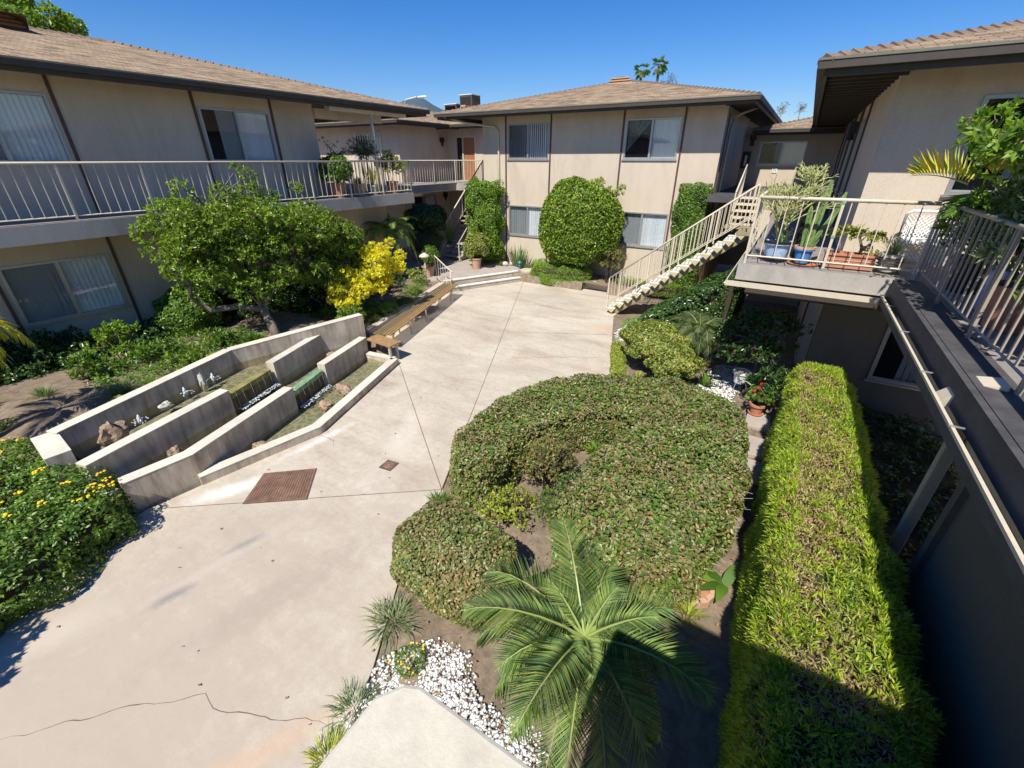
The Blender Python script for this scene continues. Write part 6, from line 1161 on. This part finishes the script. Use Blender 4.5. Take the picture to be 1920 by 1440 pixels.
sl_=at_dir(42.2,5.6,60); t=thing('street_lamp','white curved-arm street lamp seen over the roofs before the mountain','street lamp',(sl_[0],sl_[1],0)); MB().tube([(sl_[0]-1.2,sl_[1]-.5,0),(sl_[0]-1.2,sl_[1]-.5,sl_[2]-.6),(sl_[0]-.8,sl_[1]-.3,sl_[2]+.1),(sl_[0]+.6,sl_[1],sl_[2]+.35)],.07,8).build('pole',M['white'],t,True); MB().blob((sl_[0]+1.3,sl_[1]+.2,sl_[2]+.33),(.75,.25,.12),.05,2,sub=2).build('lamp_head',M['white'],t,True)
def fanpalm(label,az,el,d,r,n=30):
    c=at_dir(az,el,d); t=thing('fan_palm',label,'palm',(c[0],c[1],0),group='fan palms beyond the far block'); MB().tube([(c[0],c[1],0),(c[0],c[1],c[2])],[.25,.16],8).build('trunk',M['palmbark'],t,True); P=[];T=[];N=[];L_=[]
    for i in range(n):
        D=rnd(1)[0]; D[2]=D[2]*.75+.15; D=D/np.linalg.norm(D); q=np.array(c)+D*r*.45; s=nrm(np.cross(D,[0,0,1])[None])[0]; u=np.cross(s,D)
        for k in range(13):
            a=(k-6)*.2; P.append(q); T.append(D*math.cos(a)+s*math.sin(a)-np.array([0,0,.25])); N.append(u); L_.append(r*.55*(1-.3*abs(a)))
    T=nrm(np.array(T)); V,tr=leafV(np.array(P),T,np.array(N),np.array(L_),r*.045,.2,.3); fastmesh('fronds',V,tr,M['l_mid'],t)
fanpalm('fan palm behind the far roof, left of the pair',17.55,8.15,70,1.25,34); fanpalm('fan palm behind the far roof, the taller right one of the pair',15.85,8.5,70,1.35,34)
def fartree(label,az,el,d,r,m,n=2600,name='tree'):
    c=at_dir(az,el,d); clumps_tree(name,label,(c[0],c[1],0),[([(c[0],c[1],-.2),(c[0],c[1],c[2]*.6),(c[0],c[1],c[2])],r*.12,r*.05)],ell_clumps(c,(r,r,r*.9),26,r*.3,-.9),n,r*.10,.5,m,rose=5)
fartree('large leafy tree behind the roof at the top left corner',72.3,8.2,34,1.9,'l_tree',14000); fartree('light green tree at the extreme top left corner',76.3,9.6,36,1.7,'l_bright',9000)
fartree('bare twiggy treetop beside the fan palms',14.7,7.0,72,1.3,'l_dark',500); fartree('small dark treetop over the distant right roof, the left of two',3.5,4.4,60,.7,'l_dark',500); fartree('small dark treetop over the distant right roof, the right of two',1.9,4.3,60,.6,'l_dark',420)
# -- back right block details
def ph(label): pass
eb=thing('extinguisher_cabinet','small framed fire extinguisher cabinet on the distant shaded wall','cabinet',(-2.25,22.4,4.0)); MB().box((-2.42,22.45,4.0),(-2.12,22.6,4.62)).build('cabinet_frame',M['trim'],eb); MB().box((-2.37,22.43,4.06),(-2.17,22.449,4.56)).build('cabinet_glass',M['screen'],eb); MB().lathe([(0,.0),(.05,0),(.05,.34),(.02,.4),(0,.4)],(-2.27,22.40,4.1),10).build('extinguisher',M['white'],eb,True)
tag(MB().box((-2.28,22.45,5.02),(-2.05,22.6,5.2)).lathe([(.08,-.2),(.05,0)],(-2.16,22.45,5.02),8).build('wall_lantern',M['trim']),'brown wall lamp high on the distant shaded wall above the extinguisher','wall lamp')

pq=thing('number_plaque','tiny white house number tile on the sunlit distant wall behind the pencil cactus','sign',(-1.12,22.58,3.86)); MB().box((-1.21,22.575,3.84),(-1.03,22.598,4.02)).build('tile',M['white'],pq)
MB().box((-1.19,22.568,3.985),(-1.13,22.574,4.0)).add([(-1.145,22.568,3.985),(-1.13,22.568,3.985),(-1.16,22.568,3.87),(-1.175,22.568,3.87)],[(0,1,2,3)]).box((-1.09,22.568,3.87),(-1.075,22.574,4.0)).build('digits',M['black'],pq)
# ================================================================== HAZE
hz=MB().box((-8200,-900,-1.3),(1500,8200,640)).build('haze',bpy.data.materials.new('air')); tag(hz,kind='stuff')
hm=hz.data.materials[0]; hm.use_nodes=True; ht=hm.node_tree; ht.nodes.remove(ht.nodes['Principled BSDF']); pv=ht.nodes.new('ShaderNodeVolumePrincipled'); pv.inputs['Color'].default_value=(.30,.55,1,1); pv.inputs['Density'].default_value=.000035; pv.inputs['Anisotropy'].default_value=.2
ht.links.new(pv.outputs[0],ht.nodes['Material Output'].inputs['Volume'])
for o in list(bpy.data.objects):
    if '_o' in o.keys(): del o['_o']
